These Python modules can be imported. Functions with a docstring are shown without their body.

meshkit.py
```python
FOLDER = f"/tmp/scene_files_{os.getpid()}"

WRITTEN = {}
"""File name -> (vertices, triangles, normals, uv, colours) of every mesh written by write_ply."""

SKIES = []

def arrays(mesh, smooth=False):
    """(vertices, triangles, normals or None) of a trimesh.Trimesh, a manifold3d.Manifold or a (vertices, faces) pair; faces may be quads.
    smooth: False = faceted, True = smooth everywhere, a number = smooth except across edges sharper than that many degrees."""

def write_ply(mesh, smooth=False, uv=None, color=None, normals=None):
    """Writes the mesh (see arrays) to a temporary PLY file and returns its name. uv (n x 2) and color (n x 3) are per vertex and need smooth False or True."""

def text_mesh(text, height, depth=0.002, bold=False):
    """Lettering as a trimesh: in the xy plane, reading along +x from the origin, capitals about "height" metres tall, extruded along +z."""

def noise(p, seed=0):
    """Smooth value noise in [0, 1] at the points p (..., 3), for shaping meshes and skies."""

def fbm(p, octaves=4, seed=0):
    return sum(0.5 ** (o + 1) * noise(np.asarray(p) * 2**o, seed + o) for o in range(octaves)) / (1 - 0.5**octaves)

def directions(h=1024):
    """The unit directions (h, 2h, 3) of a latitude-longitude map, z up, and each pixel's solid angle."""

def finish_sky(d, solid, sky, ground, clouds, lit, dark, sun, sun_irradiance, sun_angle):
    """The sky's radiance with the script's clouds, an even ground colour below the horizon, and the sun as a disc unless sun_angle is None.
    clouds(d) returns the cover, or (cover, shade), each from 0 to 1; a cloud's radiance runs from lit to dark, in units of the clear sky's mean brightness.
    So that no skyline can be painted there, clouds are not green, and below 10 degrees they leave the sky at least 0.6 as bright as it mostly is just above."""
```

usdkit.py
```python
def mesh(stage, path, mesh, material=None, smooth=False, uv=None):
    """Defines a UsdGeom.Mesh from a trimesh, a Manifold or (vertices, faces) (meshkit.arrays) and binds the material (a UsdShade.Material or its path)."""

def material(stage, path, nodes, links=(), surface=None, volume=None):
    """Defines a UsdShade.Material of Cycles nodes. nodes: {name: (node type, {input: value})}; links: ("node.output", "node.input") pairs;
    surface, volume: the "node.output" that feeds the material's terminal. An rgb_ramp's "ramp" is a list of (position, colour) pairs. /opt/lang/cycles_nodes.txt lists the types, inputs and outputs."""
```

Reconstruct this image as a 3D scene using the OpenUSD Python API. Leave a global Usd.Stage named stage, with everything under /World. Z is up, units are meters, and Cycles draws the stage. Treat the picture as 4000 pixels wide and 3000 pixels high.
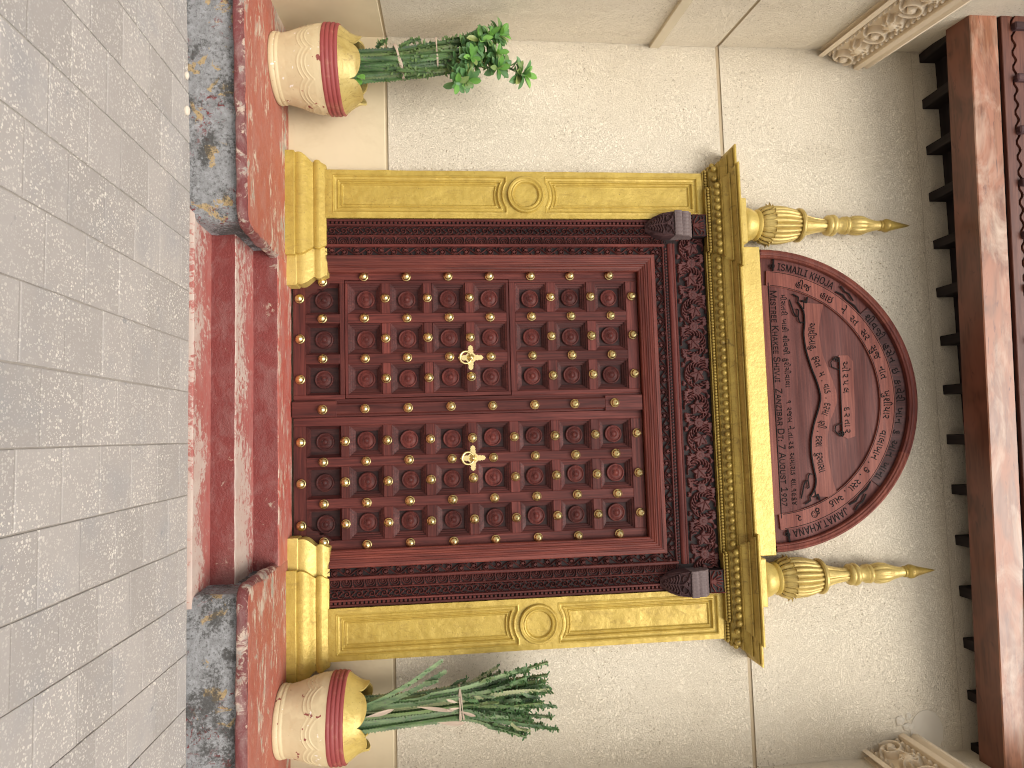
import math, glob, random
import numpy as np, trimesh, usdkit, meshkit
from pxr import Usd, UsdGeom, UsdLux, UsdShade, Gf, Sdf
from scipy.ndimage import gaussian_filter, map_coordinates
from shapely import affinity, union_all, box as sbox
from shapely.geometry import Polygon, LineString, Point
from PIL import Image, ImageDraw, ImageFont

# ------------------------------------------------------------------ stage, camera, light
stage = Usd.Stage.CreateInMemory()
UsdGeom.SetStageUpAxis(stage, UsdGeom.Tokens.z)
UsdGeom.SetStageMetersPerUnit(stage, 1.0)
UsdGeom.Xform.Define(stage, '/World')
UsdGeom.Scope.Define(stage, '/World/Looks')

EXPOSURE = 0.38
SKY = 0.15
SUN = 0.4
SUN_ANGLE = 38.0
SUN_DIR = np.array([0.20, -0.69, 0.70]); SUN_DIR = SUN_DIR / np.linalg.norm(SUN_DIR)

yaw, pitch, roll, F = -0.07426266, 0.09824881, -0.02070712, 2601.56
fw = np.array([math.sin(yaw) * math.cos(pitch), math.cos(yaw) * math.cos(pitch), math.sin(pitch)])
r0 = np.array([math.cos(yaw), -math.sin(yaw), 0.0]); u0 = np.cross(r0, fw)
rt = r0 * math.cos(roll) + u0 * math.sin(roll); up = np.cross(rt, fw)
cam = UsdGeom.Camera.Define(stage, '/World/camera')
cam.CreateHorizontalApertureAttr(36.0); cam.CreateVerticalApertureAttr(27.0)
cam.CreateFocalLengthAttr(36.0 * F / 4000.0)
cam.CreateClippingRangeAttr(Gf.Vec2f(0.05, 500)); cam.CreateExposureAttr(EXPOSURE)
X, Y, Z = up, -rt, -fw            # the phone is held on its side: picture right is up in the world
cam.AddTransformOp().Set(Gf.Matrix4d(*X, 0, *Y, 0, *Z, 0, 0.0, -5.0, 1.55, 1))

# ------------------------------------------------------------------ material graphs
class S(str): pass
class NG:
    def __init__(s): s.nodes, s.links = {}, []
    def __call__(s, kind, out, **kw):
        name = f'n{len(s.nodes)}'
        s.nodes[name] = (kind, {k: v for k, v in kw.items() if not isinstance(v, S)})
        s.links += [(str(v), f'{name}.{k}') for k, v in kw.items() if isinstance(v, S)]
        return S(f'{name}.{out}')
    def pos(s, sx=1, sy=1, sz=1):
        g = s('geometry', 'position')
        return s('mapping', 'vector', vector=g, scale=(sx, sy, sz))
    def noise(s, v, scale, detail=4, rough=.55, dist=0):
        return s('noise_texture', 'fac', vector=v, scale=scale, detail=detail, roughness=rough, distortion=dist)
    def ramp(s, f, *stops, out='color'): return s('rgb_ramp', out, fac=f, ramp=list(stops))
    def thr(s, f, a, b): return s('map_range', 'result', value=f, from_min=a, from_max=b, to_min=0., to_max=1., clamp=True)
    def mix(s, f, a, b, t='mix'): return s('mix', 'color', mix_type=t, fac=f, color1=a, color2=b)
    def math(s, op, a, b=0.): return s('math', 'value', math_type=op, value1=a, value2=b)
    def vary(s, col, lo=.85, hi=1.15):
        r = s('object_info', 'random')
        v = s('map_range', 'result', value=r, from_min=0., from_max=1., to_min=lo, to_max=hi)
        return s('hsv', 'color', color=col, value=v)
    def bump(s, h, dist, strength=1., normal=None):
        kw = dict(normal=normal) if normal is not None else {}
        return s('bump', 'normal', height=h, distance=dist, strength=strength, **kw)
    def done(s, name, col, rough=.6, normal=None, **kw):
        if normal is not None: kw['normal'] = normal
        p = s('principled_bsdf', 'BSDF', base_color=col, roughness=rough, **kw)
        return usdkit.material(stage, f'/World/Looks/{name}', s.nodes, s.links, surface=str(p))

def lerp(a, b, t): return tuple(x + (y - x) * t for x, y in zip(a, b))

def wood(name, dark, mid, light, axis, rough=.52, bump=.0012, coat=0., var=(.85, 1.15), fine=70, spec=.22):
    g = NG(); sc = [fine, fine, fine]; sc['xyz'.index(axis)] = 2.5
    p = g.pos(*sc)
    n = g.noise(p, 1., 5, .6, .4)
    sc2 = [9, 9, 9]; sc2['xyz'.index(axis)] = 1.2
    n2 = g.noise(g.pos(*sc2), 1., 3)
    c = g.ramp(n, (.25, dark), (.5, mid), (.75, light))
    c = g.mix(g.thr(n2, .35, .75), c, g.mix(1., c, (.62, .58, .6), 'multiply'))
    c = g.vary(c, *var)
    ro = g('map_range', 'result', value=n2, from_min=.3, from_max=.7, to_min=rough - .08, to_max=rough + .12)
    kw = dict(coat_weight=coat, coat_roughness=.12) if coat else dict(specular_ior_level=spec)
    return g.done(name, c, ro, g.bump(n, bump, .6), **kw)

RD, RM, RL = (.036, .0105, .0095), (.094, .0215, .0175), (.165, .043, .032)
wood_x = wood('red_wood_across', RD, RM, RL, 'x', var=(.78, 1.3))
wood_z = wood('red_wood_upright', RD, RM, RL, 'z', var=(.78, 1.2))
wood_y = wood('red_wood_deep', RD, RM, RL, 'y')
wood_carved = wood('carved_red_wood', (.042, .012, .0115), (.078, .0205, .0175), (.12, .034, .027), 'z', fine=40)
wood_carved_x = wood('carved_lintel_wood', (.045, .015, .015), (.080, .025, .023), (.12, .038, .033), 'x', fine=40)  # darker and purplish: shade under the cornice put into the colour
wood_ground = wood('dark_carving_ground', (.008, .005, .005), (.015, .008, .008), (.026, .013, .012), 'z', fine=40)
wood_bracket = wood('dark_bracket_wood', (.035, .018, .019), (.065, .032, .033), (.10, .052, .05), 'z', rough=.55, fine=40)
wood_grey = wood('dusty_bracket_cap', (.10, .07, .07), (.16, .12, .115), (.22, .17, .16), 'x', rough=.6, fine=40)
wood_panel = wood('dark_red_panel', (.032, .010, .010), (.060, .016, .014), (.10, .025, .02), 'z')
wood_board = wood('lunette_board', (.070, .020, .017), (.125, .032, .025), (.18, .053, .038), 'x')
wood_ribbon = wood('lunette_ribbon', (.105, .029, .022), (.185, .052, .036), (.25, .08, .052), 'x')
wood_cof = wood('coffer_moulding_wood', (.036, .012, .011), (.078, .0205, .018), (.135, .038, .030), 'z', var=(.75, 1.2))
wood_floor = wood('shaded_coffer_floor', (.018, .008, .008), (.036, .0125, .0115), (.06, .019, .017), 'z', var=(.8, 1.3))  # recess shade of the coffers put into a darker floor colour
wood_round = wood('roundel_wood', (.046, .012, .011), (.092, .022, .018), (.145, .036, .027), 'x', fine=45, var=(.75, 1.3))
wood_mould = wood('reeded_moulding_wood', (.055, .014, .011), (.130, .029, .021), (.215, .056, .038), 'z', rough=.45, spec=.3)  # both reeded woods: the lit look of the mouldings put into a lighter red
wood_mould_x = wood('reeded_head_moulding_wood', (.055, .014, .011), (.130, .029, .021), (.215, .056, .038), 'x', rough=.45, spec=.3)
wood_incise = wood('groove_shade_wood', (.006, .004, .004), (.010, .006, .005), (.015, .008, .007), 'x', spec=.08)  # near-black letters and lines: shade of carved grooves put into the colour
wood_joist = wood('black_joist_wood', (.008, .006, .006), (.014, .010, .010), (.024, .016, .015), 'y', rough=.7)
wood_ceiling = wood('dark_ceiling_board', (.008, .006, .007), (.013, .009, .010), (.02, .013, .014), 'x', rough=.7)

def varnish():
    g = NG()
    n = g.noise(g.pos(2.2, 30, 30), 1., 6, .65, .6)
    b = g.noise(g.pos(2.6, 5, 9), 1., 3, .5, .8)
    c = g.ramp(n, (.28, (.12, .042, .021)), (.5, (.205, .078, .037)), (.72, (.30, .132, .07)))
    c = g.mix(g.thr(b, .42, .62), c, (.33, .135, .075))
    blot = g.noise(g.pos(5, 14, 14), 1., 5, .7, 1.2)
    c = g.mix(g.thr(blot, .60, .72), c, (.11, .035, .025))
    crack = g.noise(g.pos(3, 60, 60), 1., 3, .6, 2.)
    c = g.mix(g.thr(crack, .66, .72), c, (.09, .04, .03))
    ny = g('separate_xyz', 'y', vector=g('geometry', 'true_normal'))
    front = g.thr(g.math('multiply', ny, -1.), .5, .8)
    c = g.mix(front, g.mix(1., c, (.45, .38, .40), 'multiply'), c)  # all faces but the front darkened: underside shade put into the colour
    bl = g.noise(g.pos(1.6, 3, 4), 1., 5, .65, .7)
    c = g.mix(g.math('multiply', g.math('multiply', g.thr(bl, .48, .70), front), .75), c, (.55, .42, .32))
    ro = g('map_range', 'result', value=b, from_min=.3, from_max=.7, to_min=.34, to_max=.5)
    return g.done('varnished_beam_wood', c, ro, g.bump(n, .0016, .5), coat_weight=.28, coat_roughness=.22, specular_ior_level=.4)
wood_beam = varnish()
wood_trim = wood('brown_trim_wood', (.07, .022, .015), (.125, .042, .026), (.18, .068, .042), 'x', rough=.45, spec=.4)

def plaster():
    g = NG(); p = g.pos()
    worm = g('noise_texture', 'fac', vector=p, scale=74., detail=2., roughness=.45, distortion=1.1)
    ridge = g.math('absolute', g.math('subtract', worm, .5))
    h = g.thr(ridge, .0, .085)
    big = g.noise(p, 1.3, 4)
    c = g.mix(big, (.70, .62, .485), (.765, .695, .57))
    dirt = g.noise(p, 60., 2, .7)
    dust = g.noise(p, 1.8, 3)
    gate = g.math('multiply', g.thr(dirt, .60, .70), g.thr(dust, .36, .62))
    c = g.mix(g.math('multiply', gate, .85), c, (.30, .235, .15))
    st = g.noise(g.pos(3.2, 3.2, 1.1), 1., 5, .65)
    c = g.mix(g.math('multiply', g.thr(st, .56, .80), .35), c, (.40, .33, .235))
    crease_shade = g.math('subtract', 1., g.thr(ridge, 0., .02))
    c = g.mix(g.math('multiply', crease_shade, .22), c, (.36, .295, .205))  # shade of the render creases put into the colour so the relief shows
    n = g.bump(h, .0060, .8)
    n = g.bump(g.noise(p, 9., 3), .012, .5, n)
    return g.done('rough_cream_render', c, .95, n, specular_ior_level=.05)
plaster_m = plaster()

def smooth_plaster(name, a, b, stain, amount=.45):
    g = NG(); p = g.pos()
    c = g.mix(g.noise(p, 2.2, 5, .6), a, b)
    s = g.noise(g.pos(3, 3, 2), 1., 5, .7, .6)
    c = g.mix(g.math('multiply', g.thr(s, .55, .75), amount), c, stain)
    sc = g.noise(g.pos(14, 14, 30), 1., 6, .75, 1.5)
    c = g.mix(g.math('multiply', g.thr(sc, .66, .72), .5), c, (.27, .21, .15))
    n = g.bump(g.noise(p, 7., 5, .6), .006, .5)
    return g.done(name, c, .75, n)
dado_m = smooth_plaster('smooth_dado_plaster', (.53, .435, .275), (.625, .53, .365), (.42, .32, .19), .35)
groove_m = smooth_plaster('brown_groove', (.34, .26, .16), (.48, .39, .26), (.17, .12, .07))
tan_m = smooth_plaster('tan_ledge_plaster', (.46, .39, .27), (.54, .47, .34), (.36, .29, .19))
frieze_m = smooth_plaster('cream_carved_plaster', (.62, .51, .36), (.69, .59, .45), (.46, .34, .21), .4)
grey_patch_m = smooth_plaster('grey_repair_plaster', (.50, .45, .37), (.57, .52, .43), (.43, .38, .30))

def gold(name, a=(.475, .34, .072), b=(.385, .265, .050), patina=(.24, .155, .032), metallic=.32, amount=.62):
    g = NG(); p = g.pos()
    c = g.mix(g.thr(g.noise(p, 4.5, 5, .65, .8), .35, .65), a, b)
    s = g.noise(g.pos(22, 22, 6), 1., 6, .72, 1.)
    c = g.mix(g.math('multiply', g.thr(s, .54, .72), amount), c, patina)
    sp = g.noise(p, 70., 2, .6)
    c = g.mix(g.math('multiply', g.thr(sp, .68, .74), .6), c, (.09, .055, .02))
    ro = g('map_range', 'result', value=s, from_min=.3, from_max=.7, to_min=.30, to_max=.52)
    n = g.bump(g.noise(p, 26., 4, .6), .006, .6)
    n = g.bump(g.noise(p, 120., 3, .6), .0012, .4, n)
    return g.done(name, c, ro, n, metallic=metallic)
gold_m = gold('gold_paint')
gold_old = gold('worn_gold_paint', (.37, .262, .060), (.26, .172, .038), (.10, .062, .018), .45, .85)
gold_pale = gold('pale_gold_paint', (.56, .42, .12), (.47, .34, .085), (.36, .26, .09), .35, .4)
gold_final = gold('finial_gold', (.52, .39, .13), (.40, .285, .085), (.20, .135, .05), .4, .7)
crown_m = gold('pot_crown_gold', (.56, .42, .13), (.46, .33, .08), (.26, .17, .05), .25, .6)
crown_old = gold('brown_pot_crown_gold', (.50, .39, .14), (.36, .26, .075), (.17, .11, .04), .25, .95)
end_m = smooth_plaster('bare_base_end', (.42, .34, .26), (.52, .44, .35), (.25, .19, .13))

def brass():
    g = NG(); p = g.pos()
    c = g.mix(g.noise(p, 30., 3), (.84, .70, .36), (.76, .61, .27))
    c = g.vary(c, .82, 1.1)
    return g.done('polished_brass', c, g('map_range', 'result', value=g.noise(p, 60., 3), from_min=.3, from_max=.7, to_min=.20, to_max=.32), metallic=1.)
brass_m = brass()

def plinth_side():
    g = NG(); p = g.pos()
    c = g.mix(g.thr(g.noise(p, 22., 6, .7), .35, .65), (.185, .183, .183), (.32, .32, .325))
    o = g.noise(p, 7., 5, .6, .5)
    c = g.mix(g.thr(o, .595, .62), c, g.mix(g.noise(p, 40., 3), (.30, .20, .08), (.46, .34, .19)))
    r = g.noise(g.pos(30, 30, 30), 1., 4, .7, .8)
    r2 = g.noise(p, 3., 3)
    c = g.mix(g.math('multiply', g.thr(r, .56, .60), g.thr(r2, .5, .58)), c, (.17, .03, .03))
    k = g.math('add', g.noise(p, 3.4, 5, .65, .4), g.math('multiply', g.math('subtract', g.noise(p, 55., 4, .75), .5), .55))
    c = g.mix(g.math('multiply', g.thr(k, .50, .61), .86), c, (.045, .042, .038))
    k2 = g.noise(p, 60., 3, .7)
    c = g.mix(g.math('multiply', g.thr(k2, .56, .66), .7), c, (.07, .066, .06))
    n = g.bump(g.noise(p, 30., 6, .7), .018, 1.)
    n = g.bump(o, .01, .8, n)
    return g.done('peeling_grey_plinth', c, .85, n)
plinth_side_m = plinth_side()

def red_paint(name, a, b, chip, chip2, lo, hi, sx=8, sy=20, bumpy=.004, rough=.6, wear=None, dust=.4):
    g = NG(); p = g.pos()
    c = g.mix(g.noise(p, 3., 4), a, b)
    w = g.noise(g.pos(sx, sy, 12), 1., 7, .72, .6)
    gate = g.noise(g.pos(1.7, 3., 3), 1., 3, .5)
    f = g.math('add', w, g.math('multiply', g.math('subtract', gate, .5), .75))
    if wear:
        yy = g('separate_xyz', 'y', vector=p)
        f = g.math('add', f, g('map_range', 'result', value=yy, from_min=wear[0], from_max=wear[1], to_min=.06, to_max=-.10))
    c = g.mix(g.thr(f, hi - .05, hi), c, g.mix(.5, c, chip))
    c = g.mix(g.thr(f, hi + .0, hi + .02), c, g.mix(g.thr(g.noise(p, 8., 3), .45, .55), chip, chip2))
    ds = g.noise(g.pos(5, 9, 9), 1., 6, .72, .8)
    c = g.mix(g.math('multiply', g.thr(ds, .44, .70), dust), c, (.40, .30, .27))
    sm = g.noise(p, 90., 3, .7)
    c = g.mix(g.math('multiply', g.thr(sm, .66, .72), .6), c, chip)
    n = g.bump(g.noise(p, 60., 5, .65), bumpy, .8)
    n = g.bump(f, .003, .6, n)
    return g.done(name, c, rough, n)
top_m = red_paint('orange_red_platform', (.275, .068, .046), (.36, .108, .07), (.50, .40, .31), (.30, .27, .215), .5, .59, dust=.25)
nose_m = red_paint('dark_red_nosing', (.105, .021, .021), (.165, .036, .034), (.46, .35, .27), (.24, .21, .18), .5, .56, 16, 16, .010)
riser_m = red_paint('rough_red_riser', (.135, .019, .017), (.20, .034, .028), (.42, .30, .22), (.3, .24, .19), .5, .70, 16, 16, .014, dust=.2)
tread_m = red_paint('worn_step_tread', (.29, .065, .054), (.40, .135, .11), (.47, .35, .295), (.50, .40, .34), .4, .50, 22, 30, .003, wear=(-.80, -.52), dust=.35)
tread_b = red_paint('worn_middle_tread', (.27, .055, .047), (.39, .125, .105), (.47, .35, .295), (.50, .40, .34), .4, .50, 22, 30, .003, wear=(-.50, -.14), dust=.35)
sill_m = red_paint('red_threshold_paint', (.32, .06, .045), (.42, .11, .075), (.50, .36, .28), (.45, .33, .25), .5, .58, 9, 26, .003)

def paver():
    g = NG(); p = g.pos()
    c = g.mix(g.noise(p, 5., 5, .6), (.345, .312, .285), (.415, .38, .35))
    c = g.vary(c, .92, 1.07)
    bl = g.noise(p, 2.3, 4, .6)
    c = g.mix(g.math('multiply', g.thr(bl, .52, .7), .5), c, (.30, .295, .295))
    wv = g.noise(p, 55., 2)
    vec = g('mix_vector', 'result', fac=.012, a=p, b=g('noise_texture', 'color', vector=p, scale=60., detail=2.))
    def cell(sc, r, keep):
        d = g('voronoi_texture', 'distance', vector=vec, scale=sc, randomness=1.)
        col = g('voronoi_texture', 'color', vector=vec, scale=sc, randomness=1.)
        rr = g('separate_color', 'r', color=col); rg = g('separate_color', 'g', color=col)
        lim = g.math('multiply', rg, r)
        inside = g.math('less_than', d, lim)
        return g.math('multiply', inside, g.math('less_than', rr, keep))
    patch = g.thr(g.noise(p, 3.1, 4, .6), .36, .6)
    chips = g.math('maximum', cell(70., .52, .6), g.math('multiply', cell(120., .5, .6), .8))
    chips = g.math('multiply', chips, g.math('add', g.math('multiply', patch, .75), .2))
    c = g.mix(chips, c, (.66, .61, .54))
    dk = g.noise(p, 9., 2, .5)
    c = g.mix(g.math('multiply', g.thr(dk, .71, .745), .5), c, (.20, .20, .21))
    n = g.bump(g.noise(p, 160., 3, .6), .0015, .5)
    n = g.bump(chips, .0015, .5, n)
    return g.done('washed_aggregate_paving', c, .92, n, specular_ior_level=.1)
paver_m = paver()
bed_m = smooth_plaster('sandy_joint', (.26, .232, .20), (.40, .365, .32), (.15, .13, .115))

def clay(name, a, b, chips=True):
    g = NG(); p = g.pos()
    c = g.mix(g.noise(p, 5., 5, .6), a, b)
    c = g.mix(g.math('multiply', g.thr(g.noise(p, 11., 5, .7, .5), .55, .75), .35), c, (.52, .35, .18))
    if chips:
        k = g.noise(p, 15., 3, .45, .3)
        c = g.mix(g.thr(k, .675, .685), c, (.22, .055, .045))
        k = g.noise(g.pos(1.3, 1.3, 1.3), 17., 3, .45, .3)
        c = g.mix(g.thr(k, .68, .70), c, (.72, .66, .58))
    c = g.mix(g.math('multiply', g.thr(g.noise(p, 50., 3, .7), .67, .74), .5), c, (.25, .16, .1))
    n = g.bump(g.noise(p, 24., 5, .6), .003, .5)
    return g.done(name, c, .62, n)
pot_m = clay('cream_pot_paint', (.525, .425, .245), (.595, .50, .31))
band_m = clay('dark_red_band_paint', (.23, .04, .04), (.27, .055, .05), False)
soil_m = smooth_plaster('dark_soil', (.02, .014, .01), (.04, .028, .02), (.01, .008, .006))

def leaf_mat(name, a, b, c2, tr=.25):
    g = NG(); p = g.pos()
    c = g.mix(g.noise(p, 18., 3), a, b)
    r = g('object_info', 'random')
    c = g.mix(g.thr(r, .60, 1.0), c, c2)
    c = g.vary(c, .75, 1.25)
    pr = g('principled_bsdf', 'BSDF', base_color=c, roughness=.42)
    t = g('translucent_bsdf', 'BSDF', color=g.mix(.5, c, (.18, .34, .06)))
    m = g('mix_closure', 'closure', fac=tr, closure1=pr, closure2=t)
    return usdkit.material(stage, f'/World/Looks/{name}', g.nodes, g.links, surface=str(m))
leaf_m = leaf_mat('fleshy_green_leaf', (.085, .20, .075), (.13, .27, .10), (.25, .28, .09))
leaf_new = leaf_mat('fresh_green_leaf', (.13, .32, .06), (.17, .38, .08), (.20, .40, .09), .35)
leaf_dark = leaf_mat('small_dark_leaf', (.035, .085, .03), (.06, .13, .04), (.13, .19, .07))

def stem_mat(name, a, b, dry):
    g = NG(); p = g.pos()
    c = g.mix(g.thr(g.noise(g.pos(30, 30, 6), 1., 4, .6), .35, .65), a, b)
    r = g('object_info', 'random')
    c = g.mix(g.math('multiply', g.thr(r, .8, .85), .6), c, dry)
    c = g.mix(g.math('multiply', g.thr(g.noise(p, 60., 3, .6), .58, .66), .6), c, (.16, .12, .125))
    c = g.vary(c, .7, 1.3)
    return g.done(name, c, .5, g.bump(g.noise(p, 80., 3), .002, .6))
stem_m = stem_mat('dark_spurge_stem', (.03, .07, .025), (.11, .20, .065), (.13, .15, .06))
stem_r = stem_mat('spurge_stem', (.085, .145, .07), (.21, .29, .135), (.30, .28, .15))
dry_m = smooth_plaster('dry_fibre', (.38, .29, .22), (.5, .40, .31), (.25, .18, .13))
stone_m = smooth_plaster('pale_pebble', (.55, .48, .38), (.65, .58, .48), (.4, .33, .25))

# ------------------------------------------------------------------ sky and sun
g = NG()
sky = g('sky_texture', 'color', sky_type='single_scattering', sun_disc=False, sun_elevation=math.asin(SUN_DIR[2]), sun_rotation=math.atan2(SUN_DIR[0], SUN_DIR[1]) % (2 * math.pi), aerosol_density=3.0)
d = g('texture_coordinate', 'generated')
cl = g.noise(d, 3., 6, .55)
bw = g('rgb_to_bw', 'val', color=sky)
cov = g.mix(.75, sky, g('combine_color', 'color', r=g.math('multiply', bw, 1.02), g=bw, b=g.math('multiply', bw, .96)))
bg = g('background_shader', 'background', color=cov, strength=SKY)
dm = usdkit.material(stage, '/World/Looks/sky_look', g.nodes, g.links, surface=str(bg))
dome = UsdLux.DomeLight.Define(stage, '/World/sky')
UsdShade.MaterialBindingAPI.Apply(dome.GetPrim()).Bind(dm)
dome.GetPrim().SetCustomDataByKey('label', 'bright overcast sky above the street')
dome.GetPrim().SetCustomDataByKey('category', 'sky'); dome.GetPrim().SetCustomDataByKey('kind', 'structure')
sun = UsdLux.DistantLight.Define(stage, '/World/sun')
sun.CreateIntensityAttr(SUN); sun.CreateAngleAttr(SUN_ANGLE); sun.CreateColorAttr(Gf.Vec3f(1., .95, .87)); sun.CreateNormalizeAttr(True)
zx = np.cross([0, 0, 1.], SUN_DIR); zx /= np.linalg.norm(zx); zy = np.cross(SUN_DIR, zx)
sun.AddTransformOp().Set(Gf.Matrix4d(*zx, 0, *zy, 0, *SUN_DIR, 0, 0, 0, 0, 1))

# ------------------------------------------------------------------ helpers
used = {}
def numbered(path):
    n = used.get(path, -1) + 1; used[path] = n
    return path if n == 0 else f'{path}_{n:03d}'
def data(p, **kw):
    for k, v in kw.items():
        if v: p.SetCustomDataByKey(k, v)
def thing(name, label, cat, at=(0, 0, 0), group=None, kind=None):
    x = UsdGeom.Xform.Define(stage, numbered('/World/' + name))
    if any(at): x.AddTranslateOp().Set(Gf.Vec3d(*map(float, at)))
    data(x.GetPrim(), label=label, category=cat, group=group, kind=kind)
    return str(x.GetPath())
def sub(parent, name, at=(0, 0, 0), label=None):
    x = UsdGeom.Xform.Define(stage, numbered(f'{parent}/{name}'))
    if any(at): x.AddTranslateOp().Set(Gf.Vec3d(*map(float, at)))
    data(x.GetPrim(), label=label)
    return str(x.GetPath())
def part(parent, name, mesh, m, smooth=False, at=None, label=None, kind=None, scale=None, rot=None):
    if isinstance(mesh, MB): mesh = mesh.out()
    if isinstance(mesh, tuple):
        v_, f_ = np.asarray(mesh[0], float), np.asarray(mesh[1])
        k_, i_ = np.unique(f_, return_inverse=True)
        mesh = (v_[k_], i_.reshape(f_.shape))
    p = usdkit.mesh(stage, numbered(f'{parent}/{name}'), mesh, m, smooth)
    if at is not None: p.AddTranslateOp().Set(Gf.Vec3d(*map(float, at)))
    if rot is not None: p.AddRotateXYZOp().Set(Gf.Vec3f(*map(float, rot)))
    if scale is not None: p.AddScaleOp().Set(Gf.Vec3f(*map(float, np.broadcast_to(scale, 3))))
    data(p.GetPrim(), label=label, kind=kind)
    return str(p.GetPath())

class MB:
    def __init__(s): s.v, s.f, s.n = [], [], 0
    def add(s, m, f=None):
        v, f = (m.vertices, m.faces) if f is None else (m, f)
        f = np.asarray(f)
        if f.shape[1] == 4: f = np.vstack([f[:, :3], f[:, [0, 2, 3]]])
        s.v.append(np.asarray(v, float)); s.f.append(f + s.n); s.n += len(v); return s
    def out(s): return np.vstack(s.v), np.vstack(s.f)

def box(x0, x1, y0, y1, z0, z1, b=.003):
    lo, hi = np.array([x0, y0, z0], float), np.array([x1, y1, z1], float)
    b = min(b, *((hi - lo) * .45))
    if b <= 0: return trimesh.creation.box(bounds=[lo, hi])
    pts = []
    for s in np.ndindex(2, 2, 2):
        c = np.where(s, hi, lo); d = np.where(s, -b, b)
        for k in range(3):
            q = c + d; q[k] = c[k]; pts.append(q)
    return trimesh.convex.convex_hull(np.array(pts))

def grid(nu, nv, wrap_u=False):
    i = np.arange(nu if wrap_u else nu - 1)[:, None]; j = np.arange(nv - 1)[None]
    a = i * nv + j; b = ((i + 1) % nu) * nv + j
    return np.stack([a, b, b + 1, a + 1], -1).reshape(-1, 4)

def lathe(prof, n=24, mod=None, axis='z'):
    """prof: (radius, height) pairs from the base up."""
    pr = np.array(prof, float); t = np.arange(n) / n * 2 * math.pi
    r = np.repeat(pr[None, :, 0], n, 0)
    h = np.repeat(pr[None, :, 1], n, 0)
    if mod is not None: r, h = mod(r, h, np.repeat(t[:, None], len(pr), 1))
    tt = t[:, None]
    if axis == 'z': v = np.stack([r * np.cos(tt), r * np.sin(tt), h], -1)
    else: v = np.stack([r * np.cos(tt), -h, r * np.sin(tt)], -1)     # opens towards -y
    return v.reshape(-1, 3), grid(n, len(pr), True)

def rings(outlines):
    """outlines: closed loops (n,3), bottom to top, joined by quads; the last is capped flat."""
    k, n = len(outlines), len(outlines[0])
    v = np.stack(outlines, 1).reshape(-1, 3)
    mb = MB().add(v, grid(n, k, True))
    top = outlines[-1]; pl = Polygon(top[:, :2])
    if pl.is_valid and pl.area > 1e-6:
        tv, tf = trimesh.creation.triangulate_polygon(pl, engine='earcut')
        mb.add(np.column_stack([tv, np.full(len(tv), top[:, 2].mean())]), tf)
    return mb
def rect_loop(x0, x1, y0, y1, z): return np.array([[x0, y0, z], [x1, y0, z], [x1, y1, z], [x0, y1, z]], float)

def prism(poly, y0, depth, bev=0.):
    """A polygon in the x-z plane, from y0 towards the street by depth."""
    mb = MB()
    for pg in getattr(poly, 'geoms', [poly]):
        if pg.is_empty or pg.area < 1e-7: continue
        if bev and (ins := pg.buffer(-bev)).area > 0 and ins.geom_type == 'Polygon' and pg.geom_type == 'Polygon':
            pass
        m = trimesh.creation.extrude_polygon(pg, depth, engine='earcut')
        v = np.array(m.vertices); mb.add(np.column_stack([v[:, 0], y0 - v[:, 2], v[:, 1]]), m.faces)
    return mb

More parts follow.
